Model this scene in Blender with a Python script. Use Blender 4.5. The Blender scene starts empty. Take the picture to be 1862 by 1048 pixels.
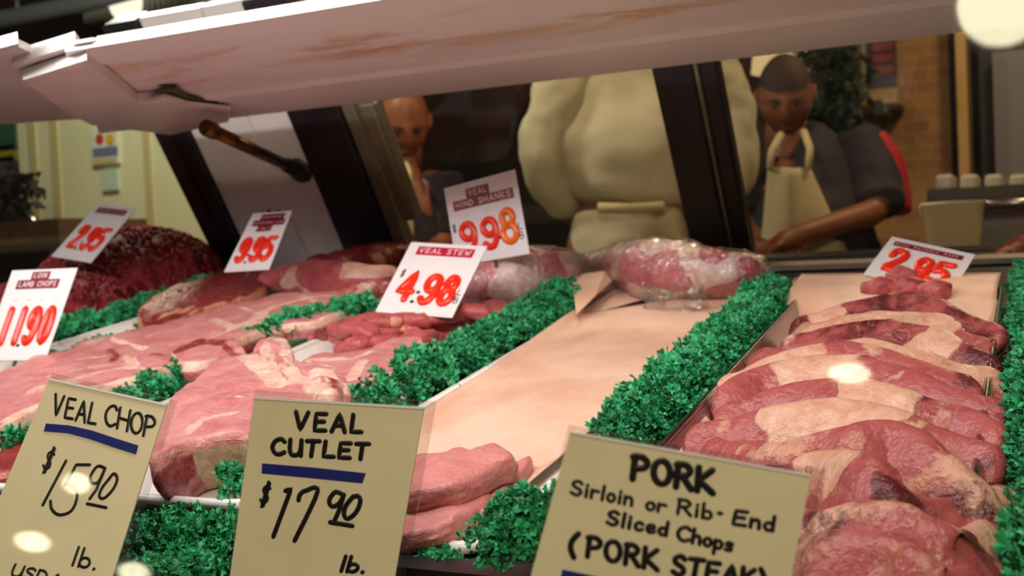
import bpy, bmesh, math, random
from mathutils import Vector, Matrix, noise
rnd = random.Random(7)
S = bpy.context.scene
COL = S.collection

# ---------------------------------------------------------------- camera
F = 2000.0; CX, CY = 931.0, 524.0; CZ = 1.0           # focal length in pixels of the 1862x1048 frame
def _n(v): return v.normalized()
AX = _n(Vector((.9008269, -.0260239, -.4333978)))     # world axes seen from the camera (right, down, forward)
AZ = -Vector((.0456912, .9983414, .0350237)); AZ = _n(AZ - AX * AZ.dot(AX))
AY = Vector((.4317676, -.0513528, .9005219)); AY = _n(AY - AX * AY.dot(AX) - AZ * AY.dot(AZ))
CAM = Vector((0, 0, CZ))
cd = bpy.data.cameras.new('camera'); cam = bpy.data.objects.new('camera', cd); COL.objects.link(cam)
cd.sensor_width = 36; cd.lens = 36 * F / 1862; cd.clip_start = .02; cd.clip_end = 60
r_, d_, f_ = [Vector((AX[i], AY[i], AZ[i])) for i in range(3)]
cam.matrix_world = Matrix(((r_.x, -d_.x, -f_.x, 0), (r_.y, -d_.y, -f_.y, 0), (r_.z, -d_.z, -f_.z, CZ), (0, 0, 0, 1)))
cd.dof.use_dof = True; cd.dof.focus_distance = .74; cd.dof.aperture_fstop = 10.5
S.camera = cam

# ---------------------------------------------------------------- world, big lights, exposure
S.view_settings.view_transform = 'Standard'; S.view_settings.look = 'None'; S.view_settings.gamma = 1
S.view_settings.use_curve_mapping = False; S.view_settings.exposure = 0.0
S.cycles.use_denoising = True
w = bpy.data.worlds.new('world'); S.world = w; w.use_nodes = True
w.node_tree.nodes['Background'].inputs[0].default_value = (.85, .72, .58, 1)
w.node_tree.nodes['Background'].inputs[1].default_value = .095
def area(name, loc, target, sx, sy, power, col):
    l = bpy.data.lights.new(name, 'AREA'); l.shape = 'RECTANGLE'; l.size = sx; l.size_y = sy; l.energy = power; l.color = col
    o = bpy.data.objects.new(name, l); COL.objects.link(o); o.location = loc
    o.rotation_euler = (Vector(target) - Vector(loc)).to_track_quat('-Z', 'Y').to_euler(); return o
def point(name, loc, power, col, r=.06):
    l = bpy.data.lights.new(name, 'POINT'); l.energy = power; l.color = col; l.shadow_soft_size = r
    o = bpy.data.objects.new(name, l); COL.objects.link(o); o.location = loc; return o
TUBE_Y, TUBE_Z = .56, CZ + .335
area('case_tube_light', (-.78, TUBE_Y, TUBE_Z - .012), (-.78, TUBE_Y + .42, TUBE_Z - .45), 1.5, .045, 6.7, (1, .935, .93))
point('shop_light_front', (.5, -1.5, 2.5), 155, (1, .86, .62), .15)
point('back_room_light_coat', (-1.0, 2.05, 2.3), 38, (1, .86, .62), .1)
point('back_room_light_right', (.3, 3.3, 2.6), 84, (1, .80, .48), .1)
point('partition_light', (-2.3, 2.2, 2.35), 85, (.92, 1, .82), .1)

# ---------------------------------------------------------------- pixel -> place helpers
def ray(px, py):
    r = Vector(((px - CX) / F, (py - CY) / F, 1.0)); return Vector((r.dot(AX), r.dot(AY), r.dot(AZ)))
def W(px, py, t): return CAM + ray(px, py) * t
def onplane(px, py, p0, n):
    d = ray(px, py); return CAM + d * ((Vector(p0) - CAM).dot(n) / d.dot(n))
SL = math.radians(8.4); H = .27
DR = Vector((0, math.cos(SL), math.sin(SL))); DN = Vector((0, -math.sin(SL), math.cos(SL)))
def D(u, v, w=0): return CAM + Vector((u, 0, 0)) + DR * v + DN * (w - H)       # deck coordinates -> world
def dk(px, py, w=0): return onplane(px, py, D(0, 0, w), DN)
def WD(px, py, t):
    p = W(px, py, t) - CAM; return (p.x, p.dot(DR), p.dot(DN) + H)
def uv(px, py, w=0):
    p = dk(px, py, w) - CAM; return (p.x, p.dot(DR))
MU = Vector((0, -.53173, .84691)); MN = Vector((0, -.84691, -.53173))           # rear doors: up the slope, towards the shop
RP0 = CAM + Vector((0, 1.66, -.03))
def rear(px, py, off=0): return onplane(px, py, RP0 + MN * off, MN)
def RW(x, s, off=0): return RP0 + Vector((x, 0, 0)) + MU * s + MN * off

# ---------------------------------------------------------------- materials
def lin(c):
    o = []
    for x in c:
        x /= 255.0; o.append(x / 12.92 if x <= .04045 else ((x + .055) / 1.055) ** 2.4)
    return (*o, 1)
class NT:
    def __init__(s, name):
        s.m = bpy.data.materials.new(name); s.m.use_nodes = True; s.t = s.m.node_tree; s.b = s.t.nodes['Principled BSDF']; s.out = s.t.nodes['Material Output']
    def n(s, typ, **kw):
        o = s.t.nodes.new(typ)
        for k, v in kw.items():
            if k.startswith('i_'):
                k = k[2:]; k = int(k) if k.isdigit() else k.replace('_', ' ')
                if hasattr(v, 'is_linked') or isinstance(v, bpy.types.NodeSocket): s.t.links.new(v, o.inputs[k])
                else: o.inputs[k].default_value = v
            else: setattr(o, k, v)
        return o
    def l(s, a, b): s.t.links.new(a, b)
    def noise(s, vec, scale, detail=3, rough=.5, dist=0):
        o = s.n('ShaderNodeTexNoise'); o.inputs['Scale'].default_value = scale; o.inputs['Detail'].default_value = detail
        o.inputs['Roughness'].default_value = rough; o.inputs['Distortion'].default_value = dist
        if vec: s.l(vec, o.inputs['Vector'])
        return o.outputs['Fac']
    def math(s, op, a, b=0, clamp=False):
        o = s.n('ShaderNodeMath', operation=op); o.use_clamp = clamp
        for i, x in enumerate((a, b)):
            if isinstance(x, (int, float)): o.inputs[i].default_value = x
            else: s.l(x, o.inputs[i])
        return o.outputs[0]
    def ramp(s, fac, lo, hi):
        o = s.n('ShaderNodeMapRange', interpolation_type='SMOOTHSTEP'); s.l(fac, o.inputs[0])
        o.inputs[1].default_value = lo; o.inputs[2].default_value = hi; return o.outputs[0]
    def mix(s, fac, a, b):
        o = s.n('ShaderNodeMix', data_type='RGBA')
        if isinstance(fac, (int, float)): o.inputs[0].default_value = fac
        else: s.l(fac, o.inputs[0])
        for i, x in ((6, a), (7, b)):
            if isinstance(x, tuple): o.inputs[i].default_value = x
            else: s.l(x, o.inputs[i])
        return o.outputs[2]
    def coord(s, which='Object'): return s.n('ShaderNodeTexCoord').outputs[which]
    def bump(s, h, strength, dist=.002):
        o = s.n('ShaderNodeBump'); o.inputs['Strength'].default_value = strength; o.inputs['Distance'].default_value = dist
        s.l(h, o.inputs['Height']); s.l(o.outputs[0], s.b.inputs['Normal'])
    def set(s, **kw):
        for k, v in kw.items(): s.b.inputs[k.replace('_', ' ')].default_value = v
        return s
def mat(name, c, rough=.5, metal=0, spec=.5, var=0, vscale=20, c2=None, bump=0, bscale=100):
    t = NT(name); t.set(Roughness=rough, Metallic=metal); t.b.inputs['Specular IOR Level'].default_value = spec
    col = lin(c)
    if c2 or var:
        v = t.noise(t.coord(), vscale, 4)
        b = lin(c2) if c2 else tuple(x * (1 - var) for x in col[:3]) + (1,)
        t.l(t.mix(t.ramp(v, .35, .65), col, b), t.b.inputs['Base Color'])
    else: t.b.inputs['Base Color'].default_value = col
    if bump: t.bump(t.noise(t.coord(), bscale, 3), bump)
    return t.m
def meat(name, a, b, dark, fat, bone=(206, 174, 146), marb=.5, mscale=45, fibre=.25, rough=.34, sss=.12):
    t = NT(name); co = t.coord()
    r = t.n('ShaderNodeObjectInfo').outputs['Random']
    off = t.n('ShaderNodeVectorMath', operation='ADD'); t.l(co, off.inputs[0])
    cx = t.n('ShaderNodeCombineXYZ'); t.l(t.math('MULTIPLY', r, 7), cx.inputs[0]); t.l(t.math('MULTIPLY', r, 3), cx.inputs[1]); t.l(cx.outputs[0], off.inputs[1])
    v = off.outputs[0]
    mp = t.n('ShaderNodeMapping'); t.l(v, mp.inputs[0]); mp.inputs['Scale'].default_value = (1, 4, 2.2); mp.inputs['Rotation'].default_value = (0, 0, .6)
    n1 = t.noise(v, 28, 6, .6, .4); fb = t.noise(mp.outputs[0], 60, 5, .6, .8); n3 = t.noise(v, 70, 4, .6)
    col = t.mix(t.ramp(t.math('ADD', t.math('MULTIPLY', n1, 1 - fibre), t.math('MULTIPLY', fb, fibre)), .33, .68), lin(a), lin(b))
    sep = t.n('ShaderNodeSeparateColor'); at = t.n('ShaderNodeAttribute', attribute_name='mix'); t.l(at.outputs['Color'], sep.inputs[0])
    wob = t.math('MULTIPLY', t.math('SUBTRACT', n3, .5), .9)
    wob2 = t.math('MULTIPLY', t.math('SUBTRACT', n1, .5), .8); wob = t.math('ADD', wob, wob2)
    dk_ = t.ramp(t.math('ADD', sep.outputs[1], wob), .35, .75); col = t.mix(dk_, col, lin(dark))
    ridge = t.math('ABSOLUTE', t.math('SUBTRACT', t.noise(v, mscale, 3, .55, 1.2), .5))
    mk = t.math('MULTIPLY', t.math('SUBTRACT', 1, t.ramp(ridge, .0, .035)), t.math('MULTIPLY', t.ramp(n1, .42, .62), marb)); 
    fcol = t.mix(t.ramp(n3, .35, .7), lin(fat), tuple(x * y for x, y in zip(lin(fat), (.86, .66, .58, 1))))
    col = t.mix(mk, col, fcol)
    fm = t.ramp(t.math('ADD', sep.outputs[0], wob), .38, .62); col = t.mix(fm, col, fcol)
    bm_ = t.ramp(t.math('ADD', sep.outputs[2], t.math('MULTIPLY', wob, .5)), .4, .6)
    bcol = t.mix(t.ramp(t.noise(v, 160, 4, .7), .35, .65), lin(bone), tuple(x * .72 for x in lin(bone)[:3]) + (1,))
    col = t.mix(bm_, col, bcol)
    fine = t.noise(v, 230, 4, .7); hs = t.n('ShaderNodeHueSaturation'); t.l(col, hs.inputs['Color']); t.l(t.math('ADD', .72, t.math('MULTIPLY', t.math('ADD', t.math('MULTIPLY', fine, .6), t.math('MULTIPLY', fb, .4)), .56)), hs.inputs['Value']); col = hs.outputs[0]
    t.l(col, t.b.inputs['Base Color'])
    t.l(t.math('ADD', rough - .14, t.math('MULTIPLY', n3, .3)), t.b.inputs['Roughness']); t.b.inputs['Specular IOR Level'].default_value = .45
    if sss:
        t.b.inputs['Subsurface Weight'].default_value = sss; t.b.inputs['Subsurface Radius'].default_value = (1, .35, .25); t.b.inputs['Subsurface Scale'].default_value = .006
    h = t.math('ADD', t.math('MULTIPLY', n3, .8), t.math('ADD', t.math('MULTIPLY', t.noise(v, 260, 3), .35), t.math('MULTIPLY', fm, .3)))
    t.bump(h, .8, .0035)
    return t.m
def clear(name, gl=.04, tint=(1, 1, 1), rough=.03, bump=0, bscale=60, extra=0):
    t = NT(name); t.t.nodes.remove(t.b)
    tr = t.n('ShaderNodeBsdfTransparent'); tr.inputs[0].default_value = (*tint, 1)
    g = t.n('ShaderNodeBsdfGlossy'); g.inputs['Roughness'].default_value = rough
    fr = t.n('ShaderNodeLayerWeight'); fr.inputs['Blend'].default_value = .5
    fac = t.math('ADD', t.math('MULTIPLY', t.math('POWER', fr.outputs['Facing'], 5), .9), gl + extra, True)
    m = t.n('ShaderNodeMixShader'); t.l(fac, m.inputs[0]); t.l(tr.outputs[0], m.inputs[1]); t.l(g.outputs[0], m.inputs[2]); t.l(m.outputs[0], t.out.inputs[0])
    if bump:
        b = t.n('ShaderNodeBump'); b.inputs['Strength'].default_value = bump; b.inputs['Distance'].default_value = .004
        t.l(t.noise(t.coord(), bscale, 4, .6, 1.5), b.inputs['Height']); t.l(b.outputs[0], g.inputs['Normal']); t.l(b.outputs[0], fr.inputs['Normal'])
    return t.m
def emit(name, c, s):
    t = NT(name); t.t.nodes.remove(t.b); e = t.n('ShaderNodeEmission'); e.inputs[0].default_value = lin(c); e.inputs[1].default_value = s
    t.l(e.outputs[0], t.out.inputs[0]); return t.m

# ---------------------------------------------------------------- objects
def tag(o, label=None, cat=None, group=None, kind=None):
    if label: o['label'] = label
    if cat: o['category'] = cat
    if group: o['group'] = group
    if kind: o['kind'] = kind
    return o
def mesh(name, verts, faces, m=None, parent=None, smooth=True, origin=None, attr=None):
    vs = [Vector(v) for v in verts]
    if origin is None: origin = sum(vs, Vector()) / max(1, len(vs))
    origin = Vector(origin)
    me = bpy.data.meshes.new(name); me.from_pydata([v - origin for v in vs], [], faces)
    bm = bmesh.new(); bm.from_mesh(me); bmesh.ops.recalc_face_normals(bm, faces=bm.faces[:]); bm.to_mesh(me); bm.free()
    if attr:
        a = me.color_attributes.new('mix', 'FLOAT_COLOR', 'POINT')
        flat = []
        for c in attr: flat += [c[0], c[1], c[2], 1]
        a.data.foreach_set('color', flat)
    if smooth: me.polygons.foreach_set('use_smooth', [True] * len(me.polygons))
    me.update()
    o = bpy.data.objects.new(name, me); COL.objects.link(o)
    if m: me.materials.append(m)
    attach(o, parent, origin); return o
def attach(o, parent, loc):
    if parent is not None:
        o.parent = parent; o.location = Vector(loc) - wloc(parent)
    else: o.location = loc
def wloc(o):
    v = Vector(o.location)
    while o.parent: o = o.parent; v += Vector(o.location)
    return v
def empty(name, loc, label=None, cat=None, group=None):
    o = bpy.data.objects.new(name, None); COL.objects.link(o); o.location = loc; o.empty_display_size = .05
    return tag(o, label, cat, group)
class B:                                              # mesh collector
    def __init__(s): s.v = []; s.f = []
    def add(s, vs, fs):
        k = len(s.v); s.v += [Vector(x) for x in vs]; s.f += [[i + k for i in f] for f in fs]; return s
    def hexa(s, p):                                   # eight corners: bottom loop then top loop
        return s.add(p, [(3, 2, 1, 0), (4, 5, 6, 7), (0, 1, 5, 4), (1, 2, 6, 5), (2, 3, 7, 6), (3, 0, 4, 7)])
    def box(s, x0, x1, y0, y1, z0, z1, fn=lambda x, y, z: Vector((x, y, z))):
        return s.hexa([fn(*p) for p in ((x0, y0, z0), (x1, y0, z0), (x1, y1, z0), (x0, y1, z0), (x0, y0, z1), (x1, y0, z1), (x1, y1, z1), (x0, y1, z1))])
    def prism(s, pts, d):
        n = len(pts); pts = [Vector(p) for p in pts]; d = Vector(d)
        return s.add(pts + [p + d for p in pts], [list(range(n))[::-1], list(range(n, 2 * n))] + [(i, (i + 1) % n, n + (i + 1) % n, n + i) for i in range(n)])
    def tube(s, pts, rad, k=10, cap=True):
        pts = [Vector(p) for p in pts]; n = len(pts); base = len(s.v); rads = rad if isinstance(rad, (list, tuple)) else [rad] * n
        ref = None
        for i, p in enumerate(pts):
            t = (pts[min(i + 1, n - 1)] - pts[max(i - 1, 0)]).normalized()
            if ref is None: ref = Vector((0, 0, 1)) if abs(t.z) < .9 else Vector((1, 0, 0))
            e1 = t.cross(ref).normalized(); e2 = e1.cross(t)
            for j in range(k):
                a = 2 * math.pi * j / k; s.v.append(p + (e1 * math.cos(a) + e2 * math.sin(a)) * rads[i])
        for i in range(n - 1):
            for j in range(k): s.f.append([base + i * k + j, base + i * k + (j + 1) % k, base + (i + 1) * k + (j + 1) % k, base + (i + 1) * k + j])
        if cap: s.f.append([base + j for j in range(k)][::-1]); s.f.append([base + (n - 1) * k + j for j in range(k)])
        return s
    def sphere(s, c, r, nu=20, nv=12, sc=(1, 1, 1)):
        c = Vector(c); base = len(s.v)
        for i in range(nv + 1):
            th = math.pi * i / nv
            for j in range(nu):
                a = 2 * math.pi * j / nu; s.v.append(c + Vector((r * sc[0] * math.sin(th) * math.cos(a), r * sc[1] * math.sin(th) * math.sin(a), r * sc[2] * math.cos(th))))
        for i in range(nv):
            for j in range(nu): s.f.append([base + i * nu + j, base + i * nu + (j + 1) % nu, base + (i + 1) * nu + (j + 1) % nu, base + (i + 1) * nu + j])
        return s
    def lathe(s, c, prof, k=24, axis=None):
        c = Vector(c); base = len(s.v)
        ax = Vector(axis).normalized() if axis else Vector((0, 0, 1)); e1 = ax.orthogonal().normalized(); e2 = ax.cross(e1)
        for r, z in prof:
            for j in range(k):
                a = 2 * math.pi * j / k; s.v.append(c + ax * z + (e1 * math.cos(a) + e2 * math.sin(a)) * max(r, 1e-5))
        for i in range(len(prof) - 1):
            for j in range(k): s.f.append([base + i * k + j, base + i * k + (j + 1) % k, base + (i + 1) * k + (j + 1) % k, base + (i + 1) * k + j])
        return s
    def obj(s, name, m, parent=None, smooth=False, bevel=0, origin=None):
        o = mesh(name, s.v, s.f, m, parent, smooth, origin)
        if bevel:
            md = o.modifiers.new('edge', 'BEVEL'); md.width = bevel; md.segments = 2; md.limit_method = 'ANGLE'
        return o
def catmull(pts, per=8, closed=False):
    pts = [Vector(p) for p in pts]; n = len(pts); out = []
    rng = range(n) if closed else range(n - 1)
    for i in rng:
        if closed: p0, p1, p2, p3 = (pts[(i + k) % n] for k in (-1, 0, 1, 2))
        else: p0, p1, p2, p3 = pts[max(i - 1, 0)], pts[i], pts[i + 1], pts[min(i + 2, n - 1)]
        for k in range(per):
            t = k / per
            out.append(.5 * ((2 * p1) + (p2 - p0) * t + (2 * p0 - 5 * p1 + 4 * p2 - p3) * t * t + (3 * p1 - p0 - 3 * p2 + p3) * t ** 3))
    if not closed: out.append(pts[-1])
    return out
def resample(pts, n, closed=False):
    P = list(pts) + ([pts[0]] if closed else []); L = [0]
    for a, b in zip(P, P[1:]): L.append(L[-1] + (b - a).length)
    out = []; j = 0
    for i in range(n):
        s = L[-1] * i / (n if closed else n - 1)
        while j < len(P) - 2 and L[j + 1] < s: j += 1
        q = (s - L[j]) / max(1e-9, L[j + 1] - L[j]); out.append(P[j].lerp(P[j + 1], min(1, q)))
    return out
def ns(p, f, seed=0): return noise.noise(Vector(p) * f + Vector((seed * 3.1, seed * 1.7, seed * 5.3)))
def segd(p, poly):
    best = 9
    for a, b in zip(poly, poly[1:]):
        ab = b - a; t = max(0, min(1, (p - a).dot(ab) / max(1e-12, ab.length_squared))); best = min(best, (p - a - ab * t).length)
    return best
# ================================================================ materials of the place
M = {}
M['paint'] = mat('cream_paint', (226, 220, 220), .38, var=.08, vscale=14)
def stained_paint():
    t = NT('stained_canopy_paint'); co = t.coord()
    mp = t.n('ShaderNodeMapping'); t.l(co, mp.inputs[0]); mp.inputs['Scale'].default_value = (3, 9, 3)
    st = t.noise(mp.outputs[0], 1.6, 6, .65, .5); sp = t.noise(co, 22, 5, .7)
    sep = t.n('ShaderNodeSeparateXYZ'); t.l(co, sep.inputs[0])
    band = t.math('MULTIPLY', t.ramp(sep.outputs[1], -.16, -.06), t.math('SUBTRACT', 1, t.ramp(sep.outputs[1], .02, .12)))
    c = t.mix(t.math('MULTIPLY', t.ramp(st, .45, .7), t.math('MULTIPLY', band, .95)), lin((236, 236, 240)), lin((204, 160, 108)))
    c = t.mix(t.math('MULTIPLY', t.ramp(sp, .66, .74), t.math('MULTIPLY', band, .8)), c, lin((120, 78, 30)))
    t.l(c, t.b.inputs['Base Color']); t.set(Roughness=.42); t.bump(t.noise(co, 60, 3), .08); return t.m
M['canopy'] = stained_paint()
M['white'] = mat('white_enamel', (236, 234, 230), .25)
M['black_metal'] = mat('black_metal', (26, 22, 26), .4, var=.3)
M['post'] = mat('dark_bronze_metal', (40, 31, 38), .42, metal=.3, var=.3, vscale=8)
M['alu'] = mat('dull_aluminium', (140, 132, 110), .4, metal=.55, var=.2)
M['steel'] = mat('stainless_steel', (170, 165, 165), .22, metal=1, var=.15)
M['brass'] = mat('tarnished_brass', (120, 86, 40), .35, metal=.8, var=.5, vscale=40)
M['iron'] = mat('rusty_iron', (48, 34, 30), .6, var=.4)
M['front_glass'] = clear('front_glass', gl=.035)
M['rear_glass'] = clear('rear_door_glass', gl=.03, tint=(.80, .76, .72), rough=.06)
M['sleeve'] = clear('clear_sleeve', gl=.09, tint=(.93, .92, .9), rough=.25)
M['wrap'] = clear('plastic_wrap', gl=.09, tint=(.97, .96, .96), rough=.16, bump=1.0, bscale=70, extra=.06)
M['lamp'] = emit('globe_lamp_glow', (255, 246, 206), 17)
M['cord'] = mat('black_cord', (15, 15, 15), .6)

# ================================================================ room shell
def shell(name, x0, x1, y0, y1, z0, z1, m): return tag(B().box(x0, x1, y0, y1, z0, z1).obj(name, m), kind='structure')
shell('floor', -6, 4, -4, 6.6, -.1, 0, mat('concrete_floor', (120, 108, 92), .6, var=.3, vscale=2))
shell('ceiling', -6, 4, -4, 6.6, 3.3, 3.4, mat('dark_ceiling', (38, 34, 34), .8, var=.3))
M['dark_wall'] = mat('dark_wall_paint', (48, 30, 24), .7, c2=(24, 15, 14), vscale=1.6)
shell('wall_back', -6, 4, 6.4, 6.6, 0, 3.3, M['dark_wall'])
shell('wall_left', -6.1, -6, -4, 6.6, 0, 3.3, M['dark_wall'])
shell('wall_right', 4, 4.1, -4, 6.6, 0, 3.3, M['dark_wall'])
shell('wall_front', -6, 4, -4.1, -4, 0, 3.3, M['dark_wall'])
NY = Vector((0, -1, 0))
def onY(px, py, Y): return onplane(px, py, (0, Y, 0), NY)
def pane(name, pts, Y, d, m, parent=None, **k): return B().prism([onY(x, y, Y) for x, y in pts], (0, d, 0)).obj(name, m, parent, **k)
def boxpx(b, x0, x1, y0, y1, Y, d, z0=None):
    a = onY(x0, y0, Y); c = onY(x1, y1, Y); return b.box(a.x, c.x, Y, Y + d, c.z if z0 is None else z0, a.z)

# ================================================================ display case
case = empty('display_case', (-.45, 1.1, 0), 'long glass-fronted butcher display case with dark posts and sloping deck', 'display case')
b = B()
fd = lambda x, y, z: D(x, y, z)
b.box(-2.6, .75, .545, 1.64, -.03, -.004, fd)
b.obj('deck', mat('dark_case_deck', (30, 27, 29), .35, var=.3), case)
b = B(); b.box(-2.6, .75, .23, .60, .62, .69); b.obj('front_ledge', M['black_metal'], case)
b = B(); b.box(-2.6, .75, .535, .56, .69, .82); b.obj('riser', M['black_metal'], case)
b = B(); b.box(-2.6, .75, .25, 1.75, .12, .62); b.box(-2.6, .75, .56, 1.70, .60, .72); b.obj('base_cabinet', mat('cream_cabinet', (205, 195, 180), .5), case)
b = B(); b.box(-2.6, .75, .30, 1.7, 0, .12); b.obj('plinth', M['black_metal'], case)
fr = lambda x, s, o: RW(x, s, o)
b = B(); b.box(-2.6, .75, -.03, .001, -.012, .006, fr); b.obj('rear_rail', M['black_metal'], case, bevel=.003)
b = B(); b.box(-2.6, .75, 1.522, 1.556, -.002, .005, fd); b.obj('rail_strip', mat('pale_rail_strip', (176, 168, 148), .5), case)
def post(x0, x1, name='door_post', m='post', s0=-.02, s1=.52, o0=-.025, o1=.02): B().box(x0, x1, s0, s1, o0, o1, fr).obj(name, M[m], case, bevel=.004)
post(-.478, -.421); post(-1.10, -1.0); post(-1.39, -1.315)
post(-.417, -.392, s0=0, o1=.005, o0=-.03)
B().box(-.4205, -.4165, 0, .5, .0, .012, fr).obj('post_trim', M['alu'], case)
B().box(-1.355, -1.35, 0, .5, .02, .024, fr).obj('post_trim', M['post'], case)
b = B(); b.box(-.999, -.975, .0, .5, -.02, .012, fr); b.obj('door_stile', M['alu'], case, bevel=.003)
b = B(); b.box(-.965, -.935, .11, .33, -.015, .018, fr); b.obj('door_handle', M['alu'], case, bevel=.006)
for x0, x1 in ((-1.314, -1.187), (-1.184, -1.101)):
    B().box(x0, x1, -.02, .52, -.012, .012, fr).obj('divider_panel', M['paint'], case, bevel=.002)
for x, s in ((-1.225, .145), (-1.205, .143)):
    B().lathe(RW(x, s, .012), [(0, .003), (.004, .003), (.005, 0)], 10, -MN * -1).obj('panel_screw', M['iron'], case)
for x0, x1 in ((-.392, .74), (-.975, -.478), (-2.58, -1.39)):
    B().box(x0, x1, 0, .52, -.008, -.003, fr).obj('sliding_glass', M['rear_glass'], case)
GN = Vector((0, -math.cos(math.radians(20)), math.sin(math.radians(20)))); GU = Vector((0, math.sin(math.radians(20)), math.cos(math.radians(20)))); GP = CAM + Vector((0, .33, 0))
fg = lambda x, s, o: GP + Vector((x, 0, 0)) + GU * s + GN * o
B().box(-2.55, .74, -.33, .60, 0, .005, fg).obj('front_glass', M['front_glass'], case)
B().box(-2.6, .75, .60, .625, -.01, .03, fg).obj('glass_rail', M['alu'], case)
B().box(-2.6, -2.56, .25, 1.7, .62, 1.6).obj('end_wall', M['paint'], case); B().box(.76, .8, .25, 1.7, .62, 1.6).obj('end_wall', M['paint'], case)
# lamp tube above the front of the case
t = empty('tube_light', (-.78, TUBE_Y, TUBE_Z), 'white fluorescent tube fixture inside top front of case', 'lamp')
B().box(-1.57, .01, TUBE_Y - .04, TUBE_Y + .04, TUBE_Z + .012, TUBE_Z + .045).obj('housing', M['white'], t, bevel=.004)
B().tube([(-1.55, TUBE_Y, TUBE_Z + .004), (-.01, TUBE_Y, TUBE_Z + .004)], .011, 12).obj('tube', emit('tube_glow', (255, 240, 230), 4), t, True)
# brass rod with flange on the white panel
rod = empty('brass_rod', rear(540, 308, .02), 'tarnished brass support rod running from canopy bracket to white panel', 'rod')
e0 = rear(542, 310, .02); e1 = W(383, 236, 1.52)
B().tube([e0.lerp(e1, .12), e1], .0095, 12).obj('rod', M['brass'], rod, True)
ax = (e1 - e0).normalized()
B().lathe(rear(545, 310, .012), [(0, .012), (.012, .012), (.022, .004), (.024, 0)], 16, -MN * -1).obj('flange', M['iron'], rod, True)
B().tube([e0, e0.lerp(e1, .16)], [.014, .012], 12).obj('collar', M['iron'], rod, True)
B().tube([e1.lerp(e0, .03), e1.lerp(e0, -.04)], [.012, .012], 12).obj('end_sleeve', M['brass'], rod, True)

# ================================================================ canopies
can = empty('light_canopy', (.1, 1.1, CZ + .22), 'long cream metal canopy with stained underside and bright white front lip', 'canopy')
prof = [(.822, .221), (.9, .2215), (.905, .226), (.93, .2275), (1.165, .2265), (1.175, .221), (1.335, .219), (1.338, .235), (.9, .236), (.823, .2305)]
xl = -.885
b = B(); n = len(prof); P = []
ends = [[(-.885 - (y - .82) * .95, y, z) for y, z in prof], [(.74, y, z) for y, z in prof]]
vs = [CAM + Vector(p) for e in ends for p in e]
b.add(vs, [list(range(n)), list(range(n, 2 * n))[::-1]] + [(i, (i + 1) % n, n + (i + 1) % n, n + i) for i in range(n)])
b.obj('canopy_body', M['canopy'], can)
B().prism([CAM + Vector((-.845, y, z)) for y, z in ((.8165, .2195), (.8255, .2325), (.8265, .2315), (.8185, .2195))], (1.585, 0, 0)).obj('front_lip', M['white'], can)
b = B()
b.box(-.872, -.842, .817, .8215, CZ + .226, CZ + .2295); b.obj('lip_end', M['paint'], can)
def hz(px, py, z): return onplane(px, py, (0, 0, CZ + z), Vector((0, 0, 1)))
lc = empty('light_canopy', hz(100, 180, .2), 'lower cream metal canopy section at left with bent end bracket', 'canopy')
b = B(); b.prism([hz(x, y, .232) for x, y in ((-220, 150), (32, 84), (70, 102), (190, 214), (60, 222), (-300, 252))], (0, 0, .008)); b.obj('canopy_body', M['paint'], lc)
b = B(); b.prism([hz(x, y, .232) for x, y in ((-220, 145), (33, 79), (34, 84), (-220, 151))], (0, 0, .012)); b.obj('front_lip', M['white'], lc)
b = B(); b.prism([hz(x, y, .212) for x, y in ((44, 150), (158, 113), (250, 186), (300, 186), (420, 205), (416, 222), (312, 246), (165, 228), (120, 205))], (0, 0, .014)); b.obj('end_bracket', M['paint'], lc, bevel=.002)
b = B(); b.prism([hz(x, y, .2115) for x, y in ((42, 146), (158, 109), (160, 117), (44, 156))], (0, 0, .012)); b.obj('bracket_lip', M['white'], lc)
b = B(); b.prism([hz(x, y, .226) for x, y in ((26, 116), (140, 82), (160, 112), (44, 150))], (0, 0, .012)); b.obj('upper_bracket', M['paint'], lc)
b = B(); b.prism([hz(x, y, .2255) for x, y in ((23, 116), (138, 82), (140, 90), (26, 129))], (0, 0, .014)); b.obj('upper_lip', M['white'], lc)
B().lathe(hz(132, 107, .2255), [(0, -.002), (.005, -.002), (.006, .002)], 12).obj('bolt', M['iron'], lc)
b = B(); b.prism([hz(x, y, .2125) for x, y in ((255, 190), (300, 176), (345, 190), (420, 198), (418, 204), (340, 200))], (0, 0, .004)); b.obj('torn_flap', M['white'], lc)
tape = B().prism([hz(x, y, .219) for x, y in ((285, 165), (320, 162), (340, 178), (365, 184), (395, 186), (418, 198), (330, 192))], (0, 0, .003)).obj('tape_scrap', mat('green_tape', (60, 78, 30), .5), None)
tag(tape, 'scrap of dark green tape stuck under the canopy beside the torn bracket', 'tape')

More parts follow.
